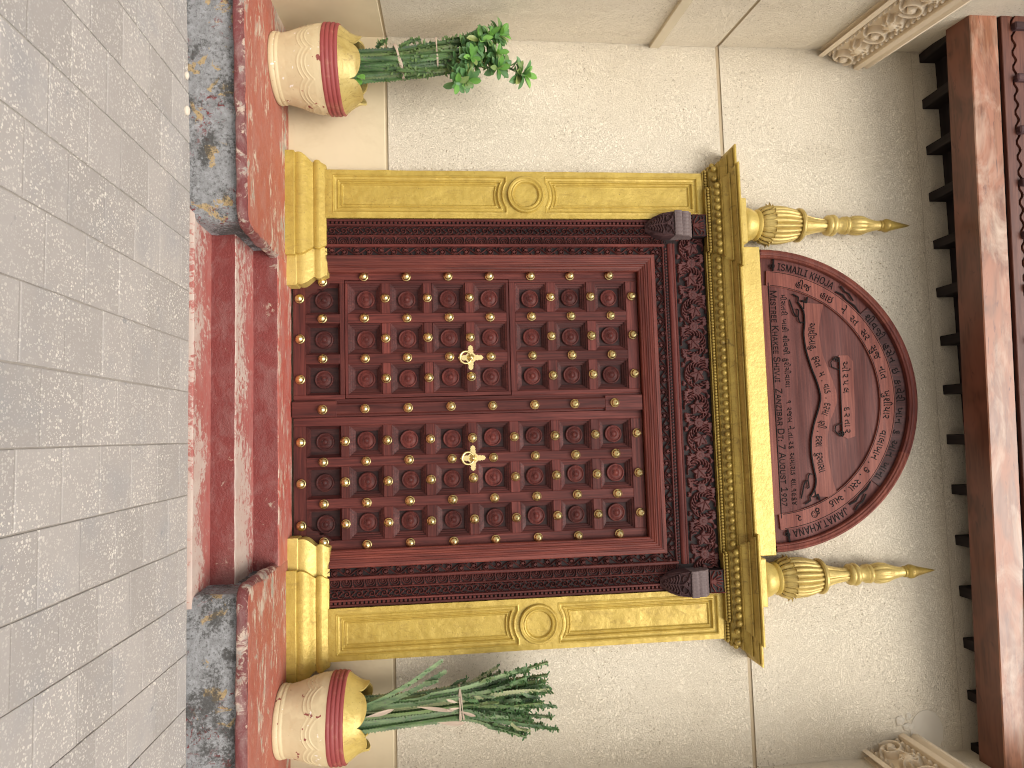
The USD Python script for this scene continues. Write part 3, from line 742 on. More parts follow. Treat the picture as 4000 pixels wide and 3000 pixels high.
# ================================================================== FINIALS
def fin_profile():
    k = [(.130, 3.958), (.140, 3.970), (.142, 4.00), (.130, 4.035), (.118, 4.06), (.112, 4.072), (.122, 4.080), (.128, 4.092), (.122, 4.104), (.108, 4.11)]
    return k
for xc_, lab in ((-1.640, 'tall fluted gold finial left of the carved lunette'), (1.194, 'tall fluted gold finial right of the carved lunette')):
    fi = thing('finial', lab, 'finial', (xc_, .115, 0), 'finials above the doorway')
    part(fi, 'socle', lathe(fin_profile(), 36), gold_pale, 40)
    bz = np.linspace(4.10, 4.445, 26); t = (bz - 4.10) / .345
    br = .105 + .072 * np.sin(np.clip(t, 0, 1) * math.pi * .98) ** .75
    br = np.interp(t, [0, .1, .25, .45, .65, .85, 1], [.110, .136, .150, .157, .152, .136, .116])
    def flute(r, h, th): return r * (1 - .14 * (1 - np.abs(np.cos(th * 10)) ** .7)), h
    part(fi, 'fluted_bulb', lathe(list(zip(br, bz)), 160, flute), gold_final, 60)
    for q in range(18):
        a = q / 18 * 2 * math.pi
        if math.sin(a) > .55: continue
        n = 9; ts = np.linspace(0, 1, n); us = np.linspace(-1, 1, 5)
        rr = np.interp(ts, [0, .3, .7, .9, 1], [.116, .144, .161, .175, .185]); zz_ = np.interp(ts, [0, .3, .7, .9, 1], [4.10, 4.125, 4.178, 4.200, 4.190])
        wd = np.interp(ts, [0, .5, .85, 1], [.013, .023, .021, .007])
        P = np.array([[((r_ - .012 * u_ * u_) * math.cos(a) - u_ * w_ * math.sin(a), (r_ - .012 * u_ * u_) * math.sin(a) + u_ * w_ * math.cos(a), z_) for u_ in us] for r_, z_, w_ in zip(rr, zz_, wd)])
        Q = P.copy(); ctr = P[:, 2:3]; Q[..., :2] -= .012 * np.array([math.cos(a), math.sin(a)])
        V_ = np.vstack([P.reshape(-1, 3), Q.reshape(-1, 3)]); F1 = grid(n, 5)
        edge = [i * 5 for i in range(n)] + [(n - 1) * 5 + j for j in range(1, 5)] + [i * 5 + 4 for i in range(n - 2, -1, -1)]
        F2 = np.array([[edge[i], edge[i + 1], edge[i + 1] + n * 5, edge[i] + n * 5] for i in range(len(edge) - 1)])
        part(fi, 'collar_leaf', (V_, np.vstack([F1, F1[:, ::-1] + n * 5, F2])), gold_final, True)
    part(fi, 'upper_ring', lathe([(.10, 4.435), (.128, 4.437), (.138, 4.447), (.138, 4.462), (.128, 4.473), (.100, 4.478)], 40), gold_final, 40)
    nz_ = np.linspace(4.476, 4.690, 14); nr_ = np.interp(nz_, [4.476, 4.52, 4.58, 4.64, 4.69], [.096, .083, .066, .056, .053])
    def nf(r, h, th): return r * (1 - .14 * (np.abs(np.cos(th * 4)) > .9)), h
    part(fi, 'fluted_neck', lathe(list(zip(nr_, nz_)), 96, nf), gold_final, 40)
    part(fi, 'ring_moulding', lathe([(.05, 4.684), (.068, 4.69), (.080, 4.700), (.084, 4.715), (.078, 4.728), (.086, 4.735), (.089, 4.750), (.082, 4.766), (.062, 4.774), (.056, 4.79), (.060, 4.815), (.068, 4.826), (.073, 4.838), (.066, 4.85), (.073, 4.858), (.076, 4.87), (.068, 4.884), (.05, 4.888)], 36), gold_final, 50)
    bz = np.linspace(4.884, 5.165, 20); br = np.interp(bz, [4.884, 4.92, 4.96, 5.01, 5.06, 5.11, 5.165], [.058, .078, .084, .078, .058, .044, .036])
    def bud(r, h, th): return r * (1 - .10 * (1 - np.abs(np.cos(th * 5)) ** .6) * np.clip((5.1 - h) / .1, 0, 1)), h
    part(fi, 'bud', lathe(list(zip(br, bz)), 80, bud), gold_final, 60)
    part(fi, 'tip', lathe([(.03, 5.16), (.042, 5.165), (.045, 5.175), (.036, 5.188), (.048, 5.200), (.056, 5.220), (.054, 5.238), (.040, 5.275), (.024, 5.345), (.010, 5.41), (.001, 5.44)], 24), gold_old, 60)

# ================================================================== CARVED DOOR FRAME
df = thing('carved_door_frame', 'carved dark red wooden door frame with scroll bands, flowered lintel and two brackets', 'door frame')
def pad_scroll():
    p = Pad(92, 75)
    p.line(spiral(46, 37, 4, 27, 20, 470), 5.2)
    p.line([(22, 50), (14, 61), (0, 66), (-10, 62)], 5.2); p.line([(70, 24), (78, 13), (92, 9), (102, 14)], 5.2)
    p.line(arc(46, 37, 15, 200, 300), 6)
    for x, y, a_ in ((4, 40, 60), (86, 34, 240)): p.line([(x, y), (x + 9 * math.cos(math.radians(a_)), y + 9 * math.sin(math.radians(a_)))], 6)
    p.line([(16, 8), (26, 14)], 4.5); p.line([(76, 67), (66, 61)], 4.5)
    p.line([(0, 1.2), (92, 1.2)], 3); p.line([(0, 73.8), (92, 73.8)], 3)
    return p
def pad_fan():
    p = Pad(90, 71)
    for r_ in (34, 21, 9): p.line(arc(45, 12, r_, 0, 180, 20, r_ * 1.35), 5, .8)
    p.line([(45, 6), (45, 30)], 6, .9)
    for x in (0, 90):
        p.line([(x, 4), (x, 52)], 6, .9); p.disc(x, 57, 8, .9); p.line([(x - 9, 66), (x, 52), (x + 9, 66)], 5, .8)
    p.line([(0, 2), (90, 2)], 5, .9); p.line([(0, 69), (90, 69)], 5, .9)
    return p
def vine_leaf(p, cx, cy, R, dirn, val=1.):
    pts = []
    for t in np.linspace(-math.pi, math.pi, 60):
        r_ = R * (.60 + .40 * math.cos(2.5 * t) ** 2 + .06 * math.cos(15 * t)) * (1 if abs(t) < 2.5 else .75)
        pts.append((cx + r_ * math.cos(t + dirn), cy + r_ * math.sin(t + dirn)))
    p.poly(pts, val)
    for da in (-1.26, 0, 1.26):
        p.line([(cx - .4 * R * math.cos(dirn), cy - .4 * R * math.sin(dirn)), (cx + .8 * R * math.cos(dirn + da), cy + .8 * R * math.sin(dirn + da))], max(1.2, R * .07), -.62)
def pad_vine():
    p = Pad(190, 67)
    xs = np.linspace(-10, 200, 90)
    p.line([(x, 33 + 24 * math.sin(x / 190 * 2 * math.pi)) for x in xs], 5)
    for k, (cx, cy, d_) in enumerate(((47, 27, -1.2), (142, 40, 1.2))):
        p.line(arc(cx, cy, 23, 30 + 180 * k, 320 + 180 * k), 4)
        vine_leaf(p, cx, cy, 17, d_)
    for x, y in ((92, 57), (2, 9)): p.disc(x, y, 5)
    p.line([(0, 1), (190, 1)], 3); p.line([(0, 66), (190, 66)], 3)
    return p
def pad_lintel():
    p = Pad(520, 258)
    for k in range(2):
        o = 260 * k; s_ = 1 if k == 0 else -1
        q = lambda x, y: (o + x, 129 + s_ * y)
        c1, c2 = q(75, 8), q(205, 0)
        p.line([q(x, y) for x, y in zip(np.linspace(-40, 20, 14), 30 + 70 * np.sin(np.linspace(0, 2.4, 14)))], 8, .8)
        p.line(arc(*c1, 104, 80 * s_, 290 * s_, 26, 100), 8, .85); p.line(arc(*c1, 104, -70 * s_, 60 * s_, 18, 96), 8, .85)
        for a in range(100, 290, 21): p.line([(c1[0] + 102 * math.cos(math.radians(a * s_)), c1[1] + 98 * math.sin(math.radians(a * s_))), (c1[0] + 84 * math.cos(math.radians((a + 17) * s_)), c1[1] + 82 * math.sin(math.radians((a + 17) * s_))), (c1[0] + 66 * math.cos(math.radians((a + 24) * s_)), c1[1] + 66 * math.sin(math.radians((a + 24) * s_)))], 12, .75)
        for a in range(-50, 70, 21): p.line([(c1[0] + 104 * math.cos(math.radians(a * s_)), c1[1] + 96 * math.sin(math.radians(a * s_))), (c1[0] + 82 * math.cos(math.radians((a - 15) * s_)), c1[1] + 76 * math.sin(math.radians((a - 15) * s_)))], 13, .75)
        vine_leaf(p, *c1, 66, -.5 * s_ + .2)
        for a in np.linspace(0, 2 * math.pi, 11)[:-1]: p.disc(c2[0] + 27 * math.cos(a), c2[1] + 27 * math.sin(a), 12, .85)
        p.disc(*c2, 27, .7); p.disc(*c2, 19, .35); p.disc(*c2, 14, 1.)
        for dx, dy in ((-62, 96), (48, 100), (-60, -100), (58, -98)): 
            x, y = q(205 + dx, dy * .98); p.disc(x, y, 13, .7); p.disc(x + 10, y - 8, 9, .65); p.disc(x - 10, y - 7, 9, .65)
        for gx, gy in ((158, 88), (212, -92)):
            for i in range(4):
                for j in range(3 - i % 2): p.disc(*q(gx + i * 11, gy + (j - 1) * 13 + (6 if i % 2 else 0)), 7.5, .9)
        p.line([q(205, 40), q(214, 70), q(240, 88), q(268, 92)], 7, .8); p.line([q(205, -40), q(190, -66), q(160, -76)], 7, .8)
        p.poly([q(195, 38), q(215, 38), q(232, 92), q(205, 80), q(180, 96)], .7); p.poly([q(197, -38), q(213, -38), q(228, -86), q(205, -76), q(186, -88)], .7)
    return p
STEP = .0025
P1, P2, P3 = pad_scroll(), pad_fan(), pad_vine()
def carved(name, pad, x0, x1, z0, z1, y, depth, m, upright=True, flip=False, blur=.9, cut=.06, parent=None, label=None):
    length = (z1 - z0) if upright else (x1 - x0); width = (x1 - x0) if upright else (z1 - z0)
    h = spread(pad, length, STEP, blur)
    if flip: h = h[::-1]
    st_w = width / (h.shape[0] - 1)
    # rescale the across direction to the exact width
    H, W = h.shape
    if upright:
        jj, ii = np.meshgrid(np.arange(W) * (length / (W - 1)), np.arange(H) * st_w)
        P = np.stack([x0 + ii, y - h * depth, z0 + jj], -1)
    else:
        jj, ii = np.meshgrid(np.arange(W) * (length / (W - 1)), np.arange(H) * st_w)
        P = np.stack([x0 + jj, y - h * depth, z0 + ii], -1)
    a = np.arange(H * W).reshape(H, W)[:-1, :-1].ravel()
    q = np.stack([a, a + W, a + 1 + W, a + 1], -1) if upright else np.stack([a, a + 1, a + 1 + W, a + W], -1)
    q = q[h.ravel()[q].max(1) > cut]
    keep, inv = np.unique(q, return_inverse=True)
    return part(parent or df, name, (P.reshape(-1, 3)[keep], inv.reshape(-1, 4)), m, True, label=label)
FB, FT = .636, 3.70
for sgn in (-1, 1):
    side = 'left' if sgn < 0 else 'right'
    mm = (lambda a, b: (a, b)) if sgn < 0 else (lambda a, b: (2 * CX - b, 2 * CX - a))
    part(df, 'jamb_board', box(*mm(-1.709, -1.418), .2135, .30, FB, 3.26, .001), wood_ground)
    part(df, 'edge_strip', box(*mm(-1.708, -1.690), .190, .215, FB, FT, .002), wood_z)
    part(df, 'edge_strip', box(*mm(-1.6675, -1.653), .192, .215, FB, FT, .002), wood_z)
    mb = MB()
    for z in np.arange(FB + .012, 3.33, .0325): mb.add(box(*mm(-1.689, -1.669), .193, .214, z, z + .020, .003))
    part(df, 'dentil_row', mb, wood_z, kind='stuff', label=f'row of small square dentils along the {side} jamb')
    x0, x1 = mm(-1.653, -1.578); carved('carved_band', P1, x0, x1, FB, 3.36, .2125, .021, wood_carved, flip=sgn > 0, label=f'{side} band of carved whorls')
    part(df, 'fillet', box(*mm(-1.578, -1.571), .194, .215, FB, 3.40, .002), wood_z)
    x0, x1 = mm(-1.571, -1.507); carved('carved_band', P2, x0, x1, FB, 3.36, .2125, .016, wood_carved, flip=sgn < 0, label=f'{side} band of small carved fans')
    part(df, 'fillet', box(*mm(-1.507, -1.486), .188, .215, FB, 3.345, .004), wood_z)
    x0, x1 = mm(-1.486, -1.419); carved('carved_band', P3, x0, x1, FB, 3.256, .2125, .020, wood_carved, flip=sgn > 0, label=f'{side} band of carved vine leaves')
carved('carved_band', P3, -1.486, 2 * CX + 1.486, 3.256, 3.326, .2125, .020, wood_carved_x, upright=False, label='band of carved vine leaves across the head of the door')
jp = [(0, .213), (0, .192), (.006, .188), (.030, .189), (.033, .195), (.040, .196), (.050, .203), (.056, .204), (.060, .212), (.072, .214), (.078, .222), (.084, .223), (.090, .233), (.104, .238), (.108, .246), (.116, .248), (.122, .256), (.122, .31)]
J0, J1, JT = -1.419, 2 * CX + 1.419, 3.256
L3 = {'l': lambda d: [(J0 + d, FB + .010), (J0 + d, JT - d)], 't': lambda d: [(J0 + d, JT - d), (J1 - d, JT - d)], 'r': lambda d: [(J1 - d, JT - d), (J1 - d, FB + .010)]}
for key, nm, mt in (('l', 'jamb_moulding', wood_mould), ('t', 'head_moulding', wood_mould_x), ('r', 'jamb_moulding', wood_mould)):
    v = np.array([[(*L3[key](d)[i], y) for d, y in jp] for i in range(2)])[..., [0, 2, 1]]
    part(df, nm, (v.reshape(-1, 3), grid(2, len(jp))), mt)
LX0, LX1 = -1.548, 2 * CX + 1.548
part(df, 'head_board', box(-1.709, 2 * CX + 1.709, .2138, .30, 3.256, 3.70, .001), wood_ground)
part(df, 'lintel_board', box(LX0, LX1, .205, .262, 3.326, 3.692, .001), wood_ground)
part(df, 'lintel_fillet', box(LX0 + .05, LX1 - .05, .192, .21, 3.327, 3.337, .003), wood_x)
mb = MB()
for x in np.arange(LX0 + .08, LX1 - .07, .0265): mb.add(b1.vertices * [.0105, .011, .0105] + [x, .203, 3.353], b1.faces)
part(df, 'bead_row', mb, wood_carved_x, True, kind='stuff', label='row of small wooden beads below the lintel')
rp = [(.206, 3.368), (.196, 3.370), (.186, 3.378), (.180, 3.392), (.182, 3.405), (.190, 3.412), (.186, 3.414), (.184, 3.424), (.190, 3.428), (.206, 3.430)]
xs = np.linspace(LX0 + .04, LX1 - .04, 2)
part(df, 'lintel_roll', (np.array([[(x, y, z) for y, z in rp] for x in xs]).reshape(-1, 3), grid(2, len(rp))), wood_x, 40)
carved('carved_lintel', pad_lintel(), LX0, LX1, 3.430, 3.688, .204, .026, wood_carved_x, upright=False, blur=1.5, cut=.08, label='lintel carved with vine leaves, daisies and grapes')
# brackets
def pad_bracket():
    p = Pad(200, 300)
    for sx in (-1, 1):
        for k in range(6):
            y = 30 + k * 26; p.line([(100 + sx * 8, y), (100 + sx * (28 + k * 5), y + 18), (100 + sx * (44 + k * 6), y + 12)], 17, .8)
        p.line(arc(100 + sx * 40, 232, 30, 0, 300), 8, .9); p.line([(100, 200), (100 + sx * 36, 262), (100 + sx * 80, 285)], 10, .9)
        p.line([(100 + sx * 90, 60), (100 + sx * 84, 160), (100 + sx * 95, 280)], 9, .7)
    p.line([(100, 20), (100, 200)], 12, 1.); p.disc(100, 232, 20, 1.); p.disc(100, 232, 11, .4); p.disc(100, 270, 10, .8)
    return p
def pad_palmette():
    p = Pad(176, 122)
    for a in (90, 64, 116, 38, 142): p.line([(88, 12), (88 + 30 * math.cos(math.radians(a)), 14 + 44 * math.sin(math.radians(a))), (88 + 56 * math.cos(math.radians(a)), 12 + 88 * math.sin(math.radians(a)))], 13 if a == 90 else 11, .9)
    for sx in (-1, 1):
        p.line(arc(88 + sx * 60, 78, 15, 90 - sx * 60, 90 + sx * 210), 7, .9); p.line([(88, 10), (88 + sx * 40, 18), (88 + sx * 74, 40)], 10, .9)
    for q in (2, 120): p.line([(0, q), (176, q)], 5, 1.)
    for q in (1.5, 174.5): p.line([(q, 0), (q, 122)], 5, 1.)
    return p
PB, PP = pad_bracket(), pad_palmette()
for sgn in (-1, 1):
    xc_ = -1.642 if sgn < 0 else 2 * CX + 1.642
    br = sub(df, 'bracket', label=f"carved dark bracket under the cornice at the {'left' if sgn < 0 else 'right'} end of the lintel")
    pz = np.array([3.185, 3.210, 3.245, 3.29, 3.335, 3.37, 3.396]); py = np.array([.188, .162, .130, .100, .080, .070, .066])
    n = 96; zz_ = np.linspace(3.185, 3.396, n); yy_ = np.interp(zz_, pz, py); hw = np.interp(zz_, [3.185, 3.24, 3.31, 3.396], [.030, .072, .094, .099])
    h = PB.get(1.2); m_ = 80
    hy = np.linspace(0, h.shape[0] - 1, n); hx = np.linspace(0, h.shape[1] - 1, m_)
    hv = map_coordinates(h, np.stack(np.meshgrid(hy, hx, indexing='ij')), order=1)
    us = np.linspace(-1, 1, m_)
    P = np.array([[(xc_ + u_ * hw[i], yy_[i] - hv[i, j] * .020 + .012 * u_ ** 4, zz_[i]) for j, u_ in enumerate(us)] for i in range(n)])
    back = P.copy(); back[..., 1] = .215
    mb = MB().add(P.reshape(-1, 3), grid(n, m_)[:, ::-1])
    for j in (0, m_ - 1): mb.add(np.stack([P[:, j], back[:, j]], 1).reshape(-1, 3), grid(n, 2))
    part(br, 'corbel', mb, wood_bracket, 50)
    cp = [(.20, 3.393), (.056, 3.395), (.050, 3.402), (.048, 3.428), (.053, 3.448), (.058, 3.455), (.078, 3.458), (.074, 3.470), (.072, 3.500), (.078, 3.520), (.084, 3.524), (.098, 3.528), (.110, 3.545), (.124, 3.556), (.2, 3.562)]
    xs = np.linspace(xc_ - .100, xc_ + .100, 24)
    Q = np.array([[(x, y + .003 * math.sin(x * 210), z) for y, z in cp] for x in xs])
    mb = MB().add(Q.reshape(-1, 3), grid(24, len(cp)))
    for e in (0, -1): mb.add(np.stack([Q[e], Q[e] * [1, 0, 1] + [0, .21, 0]], 1).reshape(-1, 3), grid(len(cp), 2))
    part(br, 'cap', mb, wood_grey, 40)
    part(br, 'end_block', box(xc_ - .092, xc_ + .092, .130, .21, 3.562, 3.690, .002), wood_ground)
    carved('palmette', PP, xc_ - .089, xc_ + .089, 3.565, 3.688, .131, .014, wood_x, upright=False, cut=.1, parent=br)

# ================================================================== DOOR LEAVES
PB_ = .366
ROWS = [.595, .918, 1.249, 1.583, 1.912, 2.246, 2.571, 2.900]; CW, CH = .122, .131
CL = [-1.098, -.778, -.460]; CR = [.026, .343, .662]
YF = .300
def coffer(plain=False):
    st_ = [(0, .300), (.001, .303), (.013, .309), (.0135, .318), (.027, .3215), (.0275, .331), (.040, .334), (.0405, .343), (.0455, .3445), (.046, .3455)]
    if plain: st_ = [(0, .300), (.002, .306), (.007, .318), (.014, .330), (.022, .338), (.023, .345)]
    st_ = [(i, .3 + (y - .3) * 1.44) for i, y in st_]
    L = [np.array([[-CW + i, y, -CH + i], [CW - i, y, -CH + i], [CW - i, y, CH - i], [-CW + i, y, CH - i]]) for i, y in st_]
    v = np.stack(L, 1).reshape(-1, 3); mb = MB().add(v, grid(4, len(L), True))
    return mb.out(), (L[-1], np.array([[0, 1, 2], [0, 2, 3]]))
(COF, FLO), (COFP, FLOP) = coffer(), coffer(True)
# carved roundel and brass stud
rpf = [(.071, .0), (.071, .016), (.068, .021), (.063, .022), (.059, .019), (.056, .013), (.053, .013), (.046, .019), (.037, .023), (.030, .0235), (.0285, .026), (.0245, .029), (.021, .027), (.0195, .030), (.014, .036), (.007, .039), (.0005, .040)]
def rough_round(seed):
    v, f = lathe(rpf, 36, axis='-y'); v = v.copy()
    w = meshkit.fbm(v * 38 + seed * 7, 3, seed) - .5
    v[:, 1] += w * .006; v[:, [0, 2]] *= 1 + .03 * (meshkit.fbm(v * 20 + seed, 2, seed)[:, None] - .5)
    return v, f
ROUND = [rough_round(k) for k in range(6)]
STUD = lathe([(.032, 0), (.0345, .004), (.0345, .010), (.0325, .0145), (.0285, .016), (.0275, .018), (.0285, .021), (.0285, .027), (.026, .034), (.021, .040), (.0145, .0445), (.008, .048), (.0045, .0505), (.003, .054), (.0004, .0555)], 28, axis='-y')
def stud(par, x, z, y=YF): part(par, 'brass_stud', STUD, brass_m, 50, at=(x + rng.uniform(-.002, .002), y, z + rng.uniform(-.002, .002)), scale=rng.uniform(1.04, 1.11))
def panel(par, x, z, plain=False):
    k = rng.randrange(6)
    part(par, 'coffer', COFP if plain else COF, wood_panel if plain else wood_cof, at=(x, 0, z))
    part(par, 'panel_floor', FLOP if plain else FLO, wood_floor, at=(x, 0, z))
    part(par, 'roundel', ROUND[k], wood_panel if plain else wood_round, 40, at=(x + rng.uniform(-.004, .004), .3645, z + rng.uniform(-.004, .004)), rot=(0, rng.uniform(0, 360), 0), scale=rng.uniform(.97, 1.02))
def upright(par, x0, x1, z0, z1, y0=YF, nm='stile', b=.0025): part(par, nm, box(x0, x1, y0, .372, z0, z1, b), wood_z)
def cross(par, x0, x1, z0, z1, y0=YF, nm='rail', b=.0025): part(par, nm, box(x0, x1, y0, .372, z0, z1, b), wood_x)
def handle(par, x, z):
    h = sub(par, 'ring_handle', (x, .2985, z))
    outl = []
    for q in range(4):
        a = q * math.pi / 2
        for t, w in ((.028, .030), (.040, .019), (.052, .020), (.056, .0225), (.060, .017), (.070, .0165), (.076, .021), (.081, .013), (.083, .017), (.089, .0155), (.094, .008), (.100, .0008)):
            outl.append((t, w, a))
    def arm(a):
        pts = [(t, w) for t, w, aa in outl if aa == a]
        pl = [(t, -w) for t, w in pts] + [(t, w) for t, w in pts[::-1]]
        return Polygon([(x_ * math.cos(a) - y_ * math.sin(a), x_ * math.sin(a) + y_ * math.cos(a)) for x_, y_ in pl]).buffer(0)
    plate = union_all([arm(q * math.pi / 2) for q in range(4)] + [Point(0, 0).buffer(.038)]).buffer(.001)
    part(h, 'back_plate', prism(plate, 0, .004), brass_m)
    part(h, 'rose', lathe([(.030, .003), (.030, .007), (.026, .010), (.022, .008), (.019, .012), (.012, .015), (.001, .016)], 28, axis='-y'), brass_m, 40)
    part(h, 'knob', lathe([(.006, .012), (.006, .024), (.013, .028), (.0155, .036), (.012, .044), (.005, .048), (.0005, .0485)], 20, axis='-y'), brass_m, 50)
    ts = np.linspace(math.radians(118), math.radians(422), 40); n = 10
    P = []
    for t in ts:
        k = abs(t - math.radians(270)) / math.radians(152); rr = .0105 - .005 * k ** 2
        c_ = np.array([.048 * math.cos(t), -.020 - .006 * (1 - k), -.040 + .046 * math.sin(t)]); rad = np.array([math.cos(t), 0, math.sin(t)])
        P.append([c_ + rr * (math.cos(a) * rad + math.sin(a) * np.array([0, -1, 0])) for a in np.linspace(0, 2 * math.pi, n, endpoint=False)])
    P = np.array(P); v = P.reshape(-1, 3)
    i, j = np.meshgrid(np.arange(len(ts) - 1), np.arange(n), indexing='ij')
    f = np.stack([i * n + j, i * n + (j + 1) % n, (i + 1) * n + (j + 1) % n, (i + 1) * n + j], -1).reshape(-1, 4)
    part(h, 'ring', (v, f), brass_m, True)
def corner_piece(par, x, s_):
    """Shaped timber filling the lower outer corner of the bottom panel; s_ = +1 when the door's middle lies to the right."""
    pts = [(0, 0), (.115, 0), (.112, .012), (.100, .026), (.085, .040), (.078, .056), (.076, .072), (.066, .086), (.050, .092), (.044, .104), (.048, .120), (.030, .150), (.012, .176), (0, .190)]
    pl = Polygon([(x + s_ * a, .462 + b_) for a, b_ in pts]).buffer(0)
    part(par, 'corner_piece', prism(pl, .366, .067), wood_panel)

ll = thing('door_leaf', 'left door leaf with a small wicket door cut into its lower half', 'door', group='leaves of the double door')
part(ll, 'backing', box(-1.298, -.168, PB_ + .002, .382, .366, 3.127, .001), wood_panel)
upright(ll, -1.300, -1.2475, .366, 3.128)
upright(ll, -1.2475, -1.222, .366, .760); upright(ll, -1.2475, -1.220, 2.068, 3.128)
upright(ll, -.3035, -.166, .366, 3.128)
upright(ll, -.338, -.3035, .366, .760); upright(ll, -.338, -.3035, 2.068, 3.128)
cross(ll, -1.222, -.338, .366, .462); cross(ll, -1.222, -.338, .724, .7595); cross(ll, -1.22, -.338, 2.0685, 2.115)
cross(ll, -1.22, -.338, 3.033, 3.128)
for z in (2.374, 2.704):
    for c_ in CL: cross(ll, c_ - CW, c_ + CW, z, z + .068)
for x in (-.976, -.656):
    upright(ll, x, x + .074, 2.115, 3.033, .2985, 'muntin'); upright(ll, x, x + .074, .462, .724, .2985, 'muntin')
for c_ in CL:
    panel(ll, c_, ROWS[0], True)
    for r_ in ROWS[5:]: panel(ll, c_, r_)
    stud(ll, c_, .420); stud(ll, c_, 2.408); stud(ll, c_, 2.737); stud(ll, c_, 3.080)
stud(ll, -1.228, .597)
for x in (-.938, -.620):
    stud(ll, x, .594)
    for r_ in ROWS[5:]: stud(ll, x, r_)
for r_ in ROWS[1:]: stud(ll, -1.270, r_)
corner_piece(ll, -1.222, 1)
wk = sub(ll, 'wicket_door', label='small wicket door cut into the left leaf')
WX0, WX1, WZ0, WZ1 = -1.2425, -.3085, .7645, 2.0635
part(wk, 'backing', box(WX0, WX1, .3655, .3672, WZ0, WZ1, 0), wood_panel)
upright(wk, WX0, -1.220, WZ0, WZ1); upright(wk, -.338, WX1, WZ0, WZ1)
cross(wk, -1.220, -.338, WZ0, .787); cross(wk, -1.220, -.338, 2.043, WZ1)
for x in (-.976, -.656): upright(wk, x, x + .074, .787, 2.043, .2985, 'muntin')
for z in (1.050, 1.381, 1.715):
    for c_ in CL: cross(wk, c_ - CW, c_ + CW, z, z + .067)
for c_ in CL:
    for r_ in ROWS[1:5]: panel(wk, c_, r_)
    for z in (1.083, 1.414, 1.748):
        if c_ == CL[1] and z > 1.7: pass
        stud(wk, c_, z)
for r_ in ROWS[1:5]: stud(wk, -.938, r_); stud(wk, -.620, r_)
handle(wk, -.612, 1.748)
# centre post
cpz = [(.362, .72), (.80, 2.86), (2.94, 3.128)]
post = sub(ll, 'centre_post')
part(post, 'post_foot', box(-.288, -.164, .262, .30, .362, .70, .004), wood_z)
part(post, 'post_head', box(-.285, -.161, .262, .30, 2.82, 3.128, .004), wood_z)
pr = [(-.058, .2995), (-.058, .288), (-.047, .286), (-.043, .276), (-.036, .265), (.036, .265), (.043, .276), (.047, .286), (.058, .288), (.058, .2995)]
zs = np.linspace(.70, 2.82, 3)
P = np.array([[(-.225 + x, y, z) for z in zs] for x, y in pr])
part(post, 'post_shaft', (P.reshape(-1, 3), grid(len(pr), 3)), wood_z)
for r_ in ROWS: stud(post, -.2235, r_, .2645)

rl = thing('door_leaf', 'right door leaf of one piece, right of the studded centre post', 'door', group='leaves of the double door')
part(rl, 'backing', box(-.160, .874, PB_ + .002, .382, .366, 3.127, .001), wood_panel)
upright(rl, -.163, CR[0] - CW, .366, 3.128); upright(rl, CR[2] + CW, .876, .366, 3.128)
cross(rl, CR[0] - CW, CR[2] + CW, .366, .462); cross(rl, CR[0] - CW, CR[2] + CW, 3.033, 3.128)
for i in range(2): upright(rl, CR[i] + CW, CR[i + 1] - CW, .462, 3.033, .2985, 'muntin')
for i, r_ in enumerate(ROWS[:-1]):
    for c_ in CR: cross(rl, c_ - CW, c_ + CW, r_ + CH, ROWS[i + 1] - CH)
for c_ in CR:
    for r_ in ROWS: panel(rl, c_, r_, r_ == ROWS[0])
    for z in (.424, .760, 1.084, 1.416, 1.748, 2.080, 2.410, 2.738, 3.080): stud(rl, c_, z)
for r_ in ROWS:
    stud(rl, .824 if r_ > .7 else .790, r_); stud(rl, .1845, r_); stud(rl, .5025, r_)
corner_piece(rl, CR[2] + CW, -1)
handle(rl, .186, 1.748)

# ================================================================== INSCRIBED LUNETTE
lu = thing('carved_lunette', 'round-topped carved wooden panel with inscriptions above the door', 'lunette')
EX, EZ, EA, EB = -.222, 4.122, 1.222, 1.285
def el(t, rho=1.): return EX + EA * rho * math.cos(t), EZ + EB * rho * math.sin(t)
def sector(r0_, r1_, a0, a1, n=60):
    t = np.radians(np.linspace(a0, a1, n))
    return Polygon([el(k, r1_) for k in t] + [el(k, r0_) for k in t[::-1]])
part(lu, 'back_board', prism(sector(0, .99, 0, 180).buffer(0), .262, .095), wood_board)
mp = [(1.0, .262), (1.0, .135), (.994, .118), (.982, .112), (.976, .120), (.971, .121), (.966, .114), (.960, .116), (.956, .125), (.951, .124), (.946, .130), (.944, .170)]
tt = np.radians(np.linspace(0, 180, 120))
P = np.array([[(*el(t, r_), y) for r_, y in mp] for t in tt])[..., [0, 2, 1]]
for i0, i1 in ((0, 44), (44, 80), (80, 119)):
    q = P[i0:i1 + 1]; part(lu, 'arch_moulding', (q.reshape(-1, 3), grid(len(q), len(mp))[:, ::-1]), wood_ribbon if i0 != 44 else wood_board, 40)
for a0, a1, m_ in ((6.5, 35, wood_board), (50, 130, wood_panel), (145, 173.5, wood_board)):
    part(lu, 'outer_text_band', prism(sector(.858, .940, a0, a1, 40), .172, .014), m_)
part(lu, 'ribbon', prism(sector(.765, .853, 3.5, 176.5, 90).buffer(.01).buffer(-.0), .172, .020), wood_ribbon, label='raised curved ribbon with lettering')
inner = sector(0, .760, 0, 180, 90).buffer(0)
part(lu, 'bottom_board', prism(sbox(-1.20, 4.124, .757, 4.188).intersection(inner), .172, .018), wood_ribbon)
part(lu, 'text_strip', prism(sbox(-1.30, 4.194, .86, 4.358).intersection(inner), .172, .012), wood_board)
